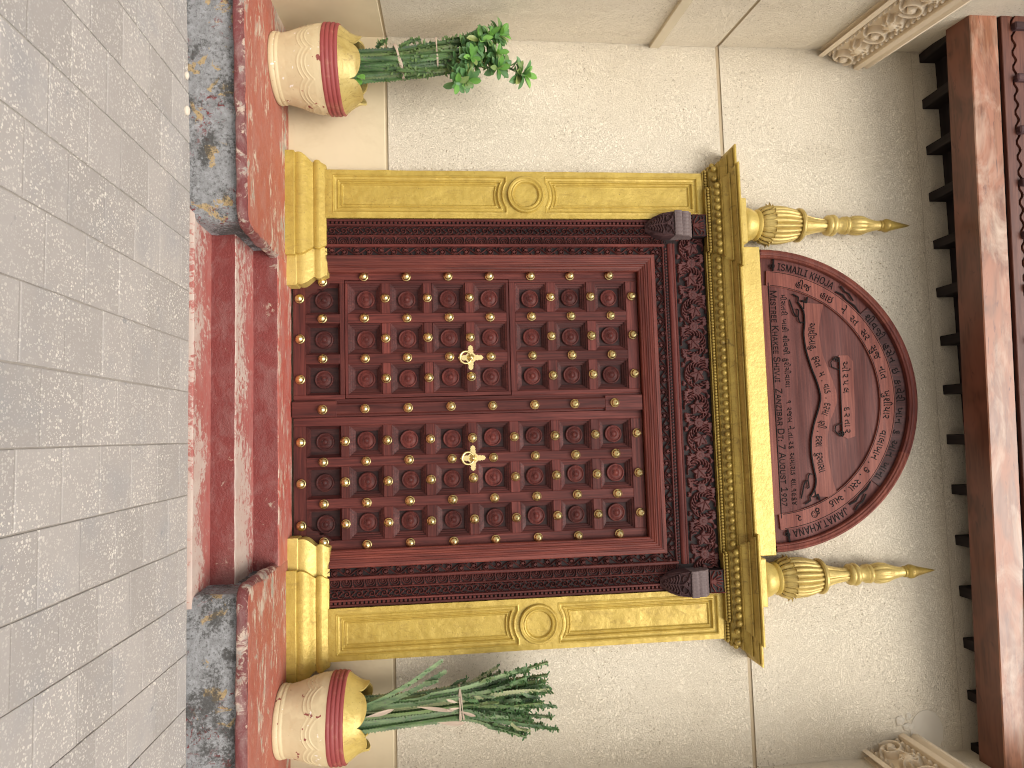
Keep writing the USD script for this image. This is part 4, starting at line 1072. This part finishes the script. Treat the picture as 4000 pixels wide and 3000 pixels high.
low = [(-1.02, 4.43), (-.989, 4.455), (-.94, 4.486), (-.832, 4.487), (-.752, 4.469), (-.609, 4.482), (-.467, 4.519), (-.333, 4.566), (-.222, 4.589), (-.13, 4.561), (-.001, 4.51), (.118, 4.479), (.227, 4.474), (.346, 4.487), (.446, 4.507), (.524, 4.486), (.58, 4.44)]
upw = [(-1.00, 4.66), (-.831, 4.612), (-.75, 4.602), (-.572, 4.623), (-.446, 4.666), (-.304, 4.713), (-.222, 4.730), (-.147, 4.712), (-.027, 4.649), (.122, 4.618), (.291, 4.617), (.471, 4.647), (.60, 4.69)]
def smooth_line(p, n=120):
    p = np.array(p); d = np.r_[0, np.cumsum(np.hypot(*np.diff(p, axis=0).T))]
    s_ = np.linspace(0, d[-1], n); q = np.column_stack([np.interp(s_, d, p[:, k]) for k in (0, 1)])
    return np.column_stack([gaussian_filter(q[:, k], 2.2, mode='nearest') for k in (0, 1)])
lw_, uw_ = smooth_line(low), smooth_line(upw)
part(lu, 'ribbon', prism(Polygon(np.vstack([lw_, uw_[::-1]])).buffer(0).intersection(inner), .172, .018), wood_ribbon, label='wavy carved ribbon with lettering')
part(lu, 'scroll', prism(Polygon([(-.556, 4.772), (.09, 4.756), (.112, 4.80), (.095, 4.858), (-.51, 4.880), (-.556, 4.84)]).buffer(.008), .172, .012), wood_ribbon, label='small straight scroll with lettering in the middle')
ink = []
def stroke(pts, w=.006): ink.append(LineString(pts).buffer(w / 2, cap_style=1))
stroke(lw_, .011); stroke([(-1.17, 4.191), (.735, 4.191)], .007)
stroke([(-.545, 4.765), (.10, 4.750)], .008)
for xo, s_ in ((-.53, 1), (.075, -1)):
    stroke([(xo, 4.765), (xo - .01 * s_, 4.72), (xo + .02 * s_, 4.69), (xo + .06 * s_, 4.695), (xo + .085 * s_, 4.755)], .006)
    sp = spiral(xo, 4.725 + .02, .004, .028, 90, 90 + 540 * s_); stroke(sp, .006)
for s_ in (1, -1):
    f_ = lambda p: [((x if s_ > 0 else 2 * EX - x), z) for x, z in p]
    stroke(f_([(-1.028, 4.367), (-.975, 4.383), (-.925, 4.396), (-.895, 4.412), (-.892, 4.425)]), .009)
    stroke(f_([(-.952, 4.425), (-.943, 4.439), (-.915, 4.437), (-.884, 4.433), (-.850, 4.44), (-.836, 4.455), (-.841, 4.474)]), .008)
    stroke(f_([(-1.02, 4.49), (-.985, 4.487), (-.955, 4.485)]), .008)
    stroke(f_([(-1.075, 4.40), (-1.05, 4.445), (-1.02, 4.44)]), .010)
    stroke(f_([(-1.02, 4.475), (-1.005, 4.51), (-1.045, 4.52)]), .014)
    for t0 in (137.5,):
        stroke(f_([el(math.radians(t0 + a), r_) for a, r_ in ((7.0, .875), (4., .885), (1, .872), (-3, .88), (-6.5, .868))]), .011)
        stroke(f_([el(math.radians(t0 + a), r_) for a, r_ in ((6.5, .925), (4., .912), (2, .917), (-1, .90))]), .010)
    stroke(f_([el(math.radians(174), .865), el(math.radians(174), .945)]), .012)
    c_ = el(math.radians(174.5), .885); stroke(f_(spiral(c_[0] - .012, c_[1], .003, .024, 0, 500)), .006)
for rho in (.855, .762):
    stroke([el(t, rho) for t in np.radians(np.linspace(5, 175, 120))], .005)
part(lu, 'incised_lines', prism(union_all(ink).intersection(sector(0, .945, 0, 180).buffer(0)), .1575, .0065), wood_incise, label='raised dark strips painted as the shaded grooves of ribbons and curls')
ro_ = [Point(.715, 4.470).buffer(.028).difference(Point(.715, 4.470).buffer(.023))] + [Point(.715 + .015 * math.cos(a), 4.470 + .015 * math.sin(a)).buffer(.0038) for a in np.linspace(0, 2 * math.pi, 7)[:-1]]
part(lu, 'rosette', prism(union_all(ro_), .153, .003), wood_incise)

FONTS = {}
def font(kind):
    if kind not in FONTS:
        pat = {'latin': 'Inter.woff2', 'guj': 'NotoSansGujarati*.woff2'}[kind]
        FONTS[kind] = ImageFont.truetype(glob.glob(f'/opt/blender-*/*/datafiles/fonts/{pat}')[0], 96)
    return FONTS[kind]
glyphs = {}
def glyph(cl, kind):
    if (cl, kind) in glyphs: return glyphs[cl, kind]
    fo = font(kind); x0, y0, x1, y1 = fo.getbbox(cl, anchor='ls')
    adv = fo.getlength(cl)
    if x1 <= x0 or y1 <= y0 or not cl.strip(): glyphs[cl, kind] = (None, adv); return glyphs[cl, kind]
    im = Image.new('L', (int(x1 - x0) + 8, int(y1 - y0) + 8))
    ImageDraw.Draw(im).text((4 - x0, 4 - y0), cl, 255, fo, anchor='ls')
    on = np.pad(np.asarray(im) > 127, ((0, 0), (1, 1))).astype(np.int8)
    r_, st_ = np.nonzero(np.diff(on, axis=1) == 1); en_ = np.nonzero(np.diff(on, axis=1) == -1)[1]
    sh = union_all(sbox(st_, -r_ - 1, en_, -r_)).buffer(.8).buffer(-.8).simplify(.9)
    sh = affinity.translate(sh, x0 - 4, -(y0 - 4))      # x from the pen, y up from the baseline
    glyphs[cl, kind] = (sh, adv); return glyphs[cl, kind]
def clusters(t, kind):
    out_ = []
    for ch in t:
        if kind == 'guj' and out_ and (0x0A81 <= ord(ch) <= 0x0A82 or 0x0ABC <= ord(ch) <= 0x0ACD): out_[-1] += ch
        else: out_.append(ch)
    return out_
def inscribe(text, kind, s0, s1, height, at, y, caps=1.):
    """Letters spread from s0 to s1 along a path; at(s) gives (x, z, angle)."""
    cl = clusters(text, kind); cap = 70.
    size = [height * (caps if (i == 0 or cl[i - 1] == ' ') else 1) for i in range(len(cl))]
    adv = [glyph(c_, kind)[1] / cap * h_ * (1 if c_ != ' ' else 1.3) for c_, h_ in zip(cl, size)]
    gap = (s1 - s0 - sum(adv)) / max(1, len(cl) - 1); k = 1.
    if gap < -.003: k = (s1 - s0) / sum(adv); gap = 0
    s_ = s0; line = sub(lu, 'inscription')
    for c_, a_, h_ in zip(cl, adv, size):
        sh = glyph(c_, kind)[0]
        if sh is not None:
            x, z, an = at(s_ + a_ * k / 2)
            q = affinity.translate(affinity.scale(sh, h_ / cap * k, h_ / cap, origin=(0, 0)), -a_ * k / 2, 0)
            part(line, 'letter', prism(affinity.translate(affinity.rotate(q, an, origin=(0, 0)), x, z), y, .0035), wood_incise)
        s_ += a_ * k + gap
def line_at(x0, z0, x1, z1):
    an = math.degrees(math.atan2(z1 - z0, x1 - x0)); L = math.hypot(x1 - x0, z1 - z0)
    return (lambda s_: (x0 + (x1 - x0) * s_ / L, z0 + (z1 - z0) * s_ / L, an)), L
def ring_at(a0, a1, rho):
    t = np.radians(np.linspace(a0, a1, 200)); p = np.array([el(k, rho) for k in t])
    d_ = np.r_[0, np.cumsum(np.hypot(*np.diff(p, axis=0).T))]
    def at(s_):
        x, z = (float(np.interp(s_, d_, p[:, k])) for k in (0, 1)); e_ = .01
        x2, z2 = (float(np.interp(s_ + e_, d_, p[:, k])) for k in (0, 1)); x1_, z1_ = (float(np.interp(s_ - e_, d_, p[:, k])) for k in (0, 1))
        return x, z, math.degrees(math.atan2(z2 - z1_, x2 - x1_))
    return at, d_[-1]
at, L = ring_at(172, 146.5, .872); inscribe('ISMAILI KHOJA', 'latin', 0, L, .060, at, .1585)
at, L = ring_at(33.5, 8, .872); inscribe('JAMAT.KHANA', 'latin', 0, L, .060, at, .1585)
at, L = ring_at(128, 52, .872); inscribe('શીવજી હુસેન ઇ કાવેરી ખાન ૬ આન ખાના', 'guj', 0, L, .062, at, .1585)
at, L = ring_at(163, 11, .782); inscribe('હીજ   હાઇ   ને  રત  સર  સુજ  નાત   ખુશીયાર   વાલાખાન . ૭ . રસા . આઠ   ઠ    ૨', 'guj', 0, L, .062, at, .1525)
at, L = line_at(-1.112, 4.206, .648, 4.206); inscribe('MISTREE KHAKEE SHIVJI  ZANZIBAR DT: 7 AUGUST 1907', 'latin', 0, L, .043, at, .1605, 1.3)
at, L = line_at(-1.075, 4.294, .640, 4.294); inscribe('મીસતરી ખાકી શીવજી કુરીચીવાલા    ૧ રજબ ને.તા.૨૬ અમારાડ શા.૧૯૬૪', 'guj', 0, L, .044, at, .1605)
mid = (smooth_line(low, 200)[20:-22] * .72 + smooth_line(upw, 200)[20:-22] * .28)
dm_ = np.r_[0, np.cumsum(np.hypot(*np.diff(mid, axis=0).T))]
def wav(s_):
    x, z = (float(np.interp(s_, dm_, mid[:, k])) for k in (0, 1)); x2, z2 = (float(np.interp(s_ + .02, dm_, mid[:, k])) for k in (0, 1))
    return x, z, math.degrees(math.atan2(z2 - z, x2 - x)) if x2 > x else 0.
inscribe('આવીઆહુ.  ફરત  મ . વાડ . દરમા  ણી . દરશ  દુરવાસા', 'guj', .02, dm_[-1] - .03, .062, wav, .1545)
at, L = line_at(-.515, 4.792, .075, 4.778); inscribe('ઓરપલ  દરતાર', 'guj', 0, L, .055, at, .1605)

# ================================================================== POTS
def pot(label, cx, cy, k, ph):
    t_ = thing('flower_pot', label, 'flower pot', (cx, cy, .353), 'flower pots beside the doorway')
    zz = lambda a: a * k
    prof = [(.0, 0), (.238, 0), (.246, .006), (.250, .016), (.250, .030), (.245, .037), (.243, .040), (.247, .045), (.247, .056), (.242, .063), (.240, .068)]
    zs = np.linspace(.075, .372, 70)
    rs = np.interp(zs, [.075, .12, .17, .22, .27, .32, .372], [.2425, .252, .267, .282, .295, .306, .312])
    prof = [(r_ * k, z_ * k) for r_, z_ in prof + list(zip(rs, zs))]
    def swag(r, h, th):
        out_ = np.zeros_like(r); m = 9
        a = ((th + ph) * m / (2 * math.pi)) % 1. - .5
        s_ = a * 2 * math.pi / m * .30 * k
        dist = np.hypot(s_ * 1.12, (h - .405 * k))
        for q in (.200, .172, .145):
            side = np.abs(dist - q * k)
            out_ += .0042 * np.exp(-(side / .0035) ** 2) * (h > .07 * k)
        w = (meshkit.fbm(np.stack([r * np.cos(th) * 14, r * np.sin(th) * 14, h * 14], -1) + cx, 3, 2) - .5) * .004
        return r + out_ + w, h
    part(t_, 'body', lathe(prof, 300, swag), pot_m, 50)
    bp = [(.308, .366)]
    for q in range(4):
        z0 = .370 + q * .0295; r0_ = np.interp(z0 + .015, [.37, .43, .46, .49], [.314, .316, .313, .306])
        bp += [(r0_ - .003, z0 + .001), (r0_ + .003, z0 + .007), (r0_ + .0045, z0 + .0145), (r0_ + .003, z0 + .022), (r0_ - .003, z0 + .0285)]
    bp += [(.29, .489)]
    part(t_, 'ribbed_band', lathe([(r_ * k, z_ * k) for r_, z_ in bp], 96), band_m, 60)
    # lobed crown with thickness
    n, m = 216, 22
    th = np.arange(n) / n * 2 * math.pi
    lob = np.abs(np.sin((th + ph) * 3)) ** .42
    top = .556 + .082 * lob
    s_ = np.linspace(0, 1, m)
    def ring_(th_, tp, t, inn):
        z = .486 + (tp - .486) * t
        r_ = np.interp(z, [.486, .52, .56, .60, .64, .67], [.302, .277, .250, .234, .230, .234])
        fl_ = .006 * np.clip((z - .57) / .08, 0, 1) ** 2
        return (r_ + fl_ - inn), z
    P = np.zeros((n, 2 * m, 3))
    for j, t in enumerate(np.r_[s_, s_[::-1]]):
        inn = 0 if j < m else .014
        r_, z = ring_(th, top - (0 if j < m else .003), t, inn)
        P[:, j] = np.column_stack([r_ * np.cos(th), r_ * np.sin(th), z]) * k
    part(t_, 'petal_crown', (P.reshape(-1, 3), grid(n, 2 * m, True)), crown_old if cx < 0 else crown_m, 60, label='gold crown of the pot with a rim of rounded petals')
    part(t_, 'soil', lathe([(.0005, .54 * k), (.12 * k, .535 * k), (.262 * k, .525 * k)][::-1], 40), soil_m, True)
pot('cream flower pot with red band and brown-stained gold crown, at the left corner', -2.712, -.158, 1.0, math.radians(50))
pot('cream flower pot with red band and bright gold crown, right of the doorway', 1.946, -.075, .965, math.radians(32))

# ================================================================== PLANTS
def stem_mesh(pts, r0_, r1_, ribs, seed, teeth=.35, seg=None):
    pts = np.array(pts, float); d_ = np.r_[0, np.cumsum(np.linalg.norm(np.diff(pts, axis=0), axis=1))]
    n = seg or max(8, int(d_[-1] / .011)); s_ = np.linspace(0, d_[-1], n)
    c_ = np.column_stack([gaussian_filter(np.interp(s_, d_, pts[:, q]), n * .04 + .5, mode='nearest') for q in range(3)])
    tg = np.gradient(c_, axis=0); tg /= np.linalg.norm(tg, axis=1)[:, None]
    a = np.cross(tg, [.3, 1, .1]); a /= np.linalg.norm(a, axis=1)[:, None]; b_ = np.cross(tg, a)
    rr_ = random.Random(seed); m = ribs * 4; tw = rr_.uniform(-2, 2); ph_ = rr_.uniform(0, 6)
    P = np.zeros((n, m, 3))
    for i in range(n):
        r_ = r0_ + (r1_ - r0_) * i / (n - 1); 
        if i == n - 1: r_ *= .3
        for j in range(m):
            an = j / m * 2 * math.pi + ph_ + tw * i / n
            rib = j % 4 == 0
            q = r_ * (1.25 + (teeth * ((i + j) % 2) * rr_.uniform(.5, 1.5)) if rib else (.62 if j % 4 == 2 else .72))
            P[i, j] = c_[i] + q * (math.cos(an) * a[i] + math.sin(an) * b_[i])
    v = P.reshape(-1, 3); i, j = np.meshgrid(np.arange(n - 1), np.arange(m), indexing='ij')
    f = np.stack([i * m + j, i * m + (j + 1) % m, (i + 1) * m + (j + 1) % m, (i + 1) * m + j], -1).reshape(-1, 4)
    return v, f, c_, tg
def leaf_mesh(L, W, curl, fold):
    n, m = 9, 5; t = np.linspace(0, 1, n); w = W * (.10 + .9 * np.sin(np.clip(t, 0, 1) ** 1.25 * math.pi * .93) ** .9); w[-1] = W * .05
    P = np.zeros((n, m, 3))
    for i in range(n):
        for j, u_ in enumerate(np.linspace(-1, 1, m)):
            P[i, j] = (t[i] * L, u_ * w[i] / 2, fold * abs(u_) * w[i] + curl * L * t[i] ** 2)
    return P.reshape(-1, 3), grid(n, m)
def orient(v, o, dirn, nrm):
    d_ = np.asarray(dirn, float); d_ /= np.linalg.norm(d_); s_ = np.cross(nrm, d_); s_ /= np.linalg.norm(s_); q = np.cross(d_, s_)
    return o + v[:, :1] * d_ + v[:, 1:2] * s_ + v[:, 2:] * q
def small_leaves(mb, c_, tg, R, n, L, lo=.2, hi=1.):
    for _ in range(n):
        k = int(R.uniform(lo, hi) * (len(c_) - 1)); o = c_[k]
        dv = np.array([R.gauss(0, 1), R.gauss(0, 1), R.gauss(.25, .5)]); dv /= np.linalg.norm(dv)
        v, f = leaf_mesh(L * R.uniform(.6, 1.3), L * .42, R.uniform(-.2, .3), .25)
        mb.add(orient(v, o, dv, [R.uniform(-1, 1), -1, .4]), f)

R = random.Random(11)
lp = thing('potted_plant', 'bundle of dark green spurge stems tied together, topped with big fleshy leaf rosettes', 'plant', group='tied plants in the pots')
tiny = MB(); BL = np.array([-2.752, -.15, 0])
tops = []
for k in range(26):
    a = k / 26 * 2 * math.pi; rad = .100 * math.sqrt(R.uniform(.1, 1)) 
    b0 = BL + [rad * 1.15 * math.cos(a), rad * math.sin(a), .87]
    mid_ = BL + [-.035 + rad * 1.05 * math.cos(a), rad * math.sin(a), 1.25]
    m2 = BL + [-.095 + rad * 1.1 * math.cos(a) + R.uniform(-.02, .02), rad * math.sin(a), R.uniform(1.5, 1.62)]
    e_ = BL + [-.13 + rad * 1.5 * math.cos(a) + R.uniform(-.03, .05), rad * math.sin(a) + R.uniform(-.03, .03), R.uniform(1.64, 1.84)]
    v, f, c_, tg = stem_mesh([b0, mid_, m2, e_], .0165, .012, 4, k, .55)
    part(lp, 'stem', (v, f), stem_m, 50)
    small_leaves(tiny, c_, tg, R, 46, .040, .30, 1.)
    tops.append(e_)
for k, (p0, p1, p2) in enumerate((((-2.90, -.15, 1.08), (-2.93, -.18, 1.12), (-2.935, -.20, 1.17)), ((-2.70, -.22, 1.23), (-2.665, -.25, 1.33), (-2.66, -.26, 1.46)), ((-2.90, -.16, 1.25), (-2.95, -.18, 1.34), (-2.96, -.18, 1.42)), ((-2.93, -.15, 1.55), (-3.02, -.12, 1.74), (-3.10, -.12, 1.88)), ((-2.95, -.12, 1.5), (-2.98, -.12, 1.72), (-3.05, -.10, 1.95)))):
    v, f, c_, tg = stem_mesh([p0, p1, p2], .013, .009, 4, 50 + k, .5)
    part(lp, 'side_shoot', (v, f), stem_m, 50); small_leaves(tiny, c_, tg, R, 26, .036, .3, 1.)
part(lp, 'leaflets', tiny, leaf_dark, True, kind='stuff', label='small dark leaflets along the stems')
def rosette(o, ax, n, L, mt, spread_=1., par=None, lo=.2):
    ax = np.array(ax, float); ax /= np.linalg.norm(ax); s1_ = np.cross(ax, [.2, .3, 1]); s1_ /= np.linalg.norm(s1_); s2_ = np.cross(ax, s1_)
    for q in range(n):
        a = q * 2.399 + R.uniform(-.2, .2); el_ = lo - .35 + (1.45 - lo) * (q / n) + R.uniform(-.3, .3)
        out_ = math.cos(a) * s1_ + math.sin(a) * s2_
        dv = out_ * math.cos(el_) * spread_ + ax * math.sin(el_)
        nr = ax * math.cos(el_) - out_ * math.sin(el_)
        l_ = L * R.uniform(.75, 1.15) * (1 - .25 * q / n); v, f = leaf_mesh(l_, l_ * .46, R.uniform(-.25, .05), .22)
        part(par, 'leaf', (orient(v, np.array(o) + ax * .02 * q / n, dv, nr), f), mt if q < n * .72 else leaf_new, True)
branches = [(((-2.86, -.17, 1.60), (-2.93, -.20, 1.85), (-2.985, -.22, 1.99)), (-.15, -.55, .6), 17, .13), (((-2.82, -.17, 1.60), (-2.79, -.21, 1.88), (-2.735, -.22, 2.06), (-2.685, -.22, 2.17)), (.25, -.5, .8), 16, .13), (((-2.80, -.20, 1.58), (-2.69, -.24, 1.66), (-2.615, -.26, 1.75)), (.6, -.5, .35), 12, .12), (((-2.79, -.2, 1.60), (-2.76, -.25, 1.70), (-2.765, -.28, 1.78)), (.1, -.8, .35), 18, .12), (((-2.85, -.2, 1.62), (-2.86, -.26, 1.76), (-2.90, -.27, 1.85)), (-.1, -.8, .3), 11, .12), (((-2.80, -.18, 1.60), (-2.80, -.22, 1.82), (-2.82, -.25, 1.97)), (0, -.7, .6), 11, .125), (((-2.84, -.2, 1.62), (-2.88, -.24, 1.80), (-2.93, -.27, 1.92)), (-.3, -.7, .45), 11, .12), (((-2.78, -.2, 1.66), (-2.73, -.24, 1.86), (-2.70, -.26, 1.98)), (.3, -.7, .4), 11, .12), (((-2.77, -.2, 1.6), (-2.66, -.25, 1.64), (-2.58, -.28, 1.68)), (.7, -.5, .1), 10, .115)]
for pts, ax, n, L in branches:
    v, f, c_, tg = stem_mesh(pts, .011, .007, 3, n + int(L * 1000), .1); part(lp, 'branch', (v, f), stem_m, 50)
    rosette(c_[-1], ax, n, L, leaf_m, 1., lp)
    for q in range(int(24 * np.linalg.norm(np.array(pts[-1]) - np.array(pts[0])) / .35)):
        k = int(R.uniform(.35, .97) * (len(c_) - 1)); a = R.uniform(0, 6.28)
        dv = np.array([math.cos(a), -abs(math.sin(a)) * .8, R.uniform(-.1, .7)])
        l_ = L * R.uniform(.55, .9); v, f = leaf_mesh(l_, l_ * .46, R.uniform(-.3, .1), .22)
        part(lp, 'leaf', (orient(v, c_[k], dv, [R.uniform(-.5, .5), -.7, .8]), f), leaf_m, True)
v, f = leaf_mesh(.085, .06, -.2, .2); part(lp, 'leaf', (orient(v, np.array([-2.615, -.27, .95]), (.35, -.5, .55), (0, -1, .5)), f), leaf_new, True)
v, f = leaf_mesh(.075, .05, -.2, .2); part(lp, 'leaf', (orient(v, np.array([-2.60, -.27, .95]), (.75, -.4, .35), (0, -1, .5)), f), leaf_new, True)
def tie(par, c0, rx, ry, tilt, w, m_, seed):
    n = 60; t = np.linspace(0, 2 * math.pi, n); P = np.zeros((n, 4, 3)); rr_ = random.Random(seed)
    for i, a in enumerate(t):
        for j, (dr, dz) in enumerate(((0, -w), (.004, -w * .8), (.004, w * .8), (0, w))):
            wob_ = .006 * math.sin(3 * a + seed)
            P[i, j] = np.array(c0) + [(rx + dr + wob_) * math.cos(a), (ry + dr + wob_) * math.sin(a), dz * (1 + .3 * math.sin(5 * a)) + tilt * math.cos(a)]
    part(par, 'tie', (P.reshape(-1, 3), grid(n, 4)), m_, True)
tie(lp, BL + [-.052, 0, 1.245], .118, .108, .032, .011, dry_m, 1)
tie(lp, BL + [-.105, 0, 1.53], .118, .108, .006, .006, dry_m, 2)

rp_ = thing('potted_plant', 'sheaf of tall pale green spiny spurge stems tied round the middle, right of the door', 'plant', group='tied plants in the pots')
BR = np.array([1.935, -.075, 0]); tiny = MB()
for k in range(48):
    a = k * 2.399; rad = math.sqrt((k + .5) / 48)
    b0 = BR + [.115 * rad * math.cos(a), .10 * rad * math.sin(a), .86]
    w1 = BR + [-.01 + .100 * rad * math.cos(a), .085 * rad * math.sin(a), 1.28]
    w2 = BR + [-.04 + .115 * rad * math.cos(a), .085 * rad * math.sin(a), 1.66]
    e_ = BR + [-.03 + .265 * rad * math.cos(a) + R.uniform(-.02, .02), .13 * rad * math.sin(a), R.choice((R.uniform(1.85, 2.2), R.uniform(2.2, 2.35))) - .05 * (1 - rad)]
    v, f, c_, tg = stem_mesh([b0, w1, w2, .5 * (w2 + e_) + [R.uniform(-.03, .03), 0, 0], e_], .0122, .0084, 3, 100 + k, .8)
    part(rp_, 'stem', (v, f), stem_r if k % 3 else stem_m, 50)
    small_leaves(tiny, c_, tg, R, 30, .032, .84, 1.)
    small_leaves(tiny, c_, tg, R, 8, .022, .3, .8)
    for q in range(1 + k % 2):
        kk = int(R.uniform(.55, .88) * (len(c_) - 1)); d_ = np.array([R.uniform(-1, 1), R.uniform(-1, .3), 1.6]); d_ /= np.linalg.norm(d_)
        L = R.uniform(.08, .17); v, f, c2, t2 = stem_mesh([c_[kk], c_[kk] + d_ * L * .5 + [d_[0] * .02, 0, -.005], c_[kk] + d_ * L + [0, 0, .03]], .010, .007, 3, 300 + k * 3 + q, .5)
        part(rp_, 'side_shoot', (v, f), stem_r if (k + q) % 2 else stem_m, 50); small_leaves(tiny, c2, t2, R, 10, .026, .5, 1.)
for k, pts in enumerate((((1.86, -.15, .90), (1.78, -.22, 1.08), (1.67, -.26, 1.28), (1.525, -.28, 1.50)), ((1.87, -.15, .90), (1.82, -.22, 1.08), (1.74, -.25, 1.28), (1.61, -.26, 1.525)), ((1.70, -.25, 1.36), (1.675, -.27, 1.42), (1.665, -.27, 1.46)), ((1.80, -.20, 1.20), (1.79, -.24, 1.33), (1.77, -.25, 1.40)))):
    v, f, c_, tg = stem_mesh(pts, .0145, .010, 3, 400 + k, .6); part(rp_, 'stem', (v, f), stem_r, 50)
    small_leaves(tiny, c_, tg, R, 12, .022, .55, 1.)
part(rp_, 'leaflets', tiny, leaf_dark, True, kind='stuff', label='tiny leaves and spines at the stem tips')
tie(rp_, BR + [-.028, 0, 1.60], .118, .095, .0, .008, dry_m, 5)
tie(rp_, BR + [-.028, 0, 1.615], .118, .095, .012, .005, dry_m, 6)
for k, (o, dv, L, W) in enumerate((((1.985, -.19, 1.44), (.02, -.05, 1), .20, .035), ((1.90, -.18, 1.60), (-.1, -.3, -.5), .12, .02), ((1.92, -.19, 1.60), (.1, -.3, .6), .12, .022), ((1.86, -.19, 1.58), (-.25, -.3, -.4), .10, .018), ((1.92, -.18, .95), (-.25, -.2, 1), .2, .03), ((1.87, -.19, 1.30), (.05, -.1, 1), .26, .03))):
    v, f = leaf_mesh(L, W, R.uniform(-.15, .15), .35); part(rp_, 'dry_strip', (orient(v, np.array(o), dv, (R.uniform(-.3, .3), -1, .2)), f), dry_m, True)
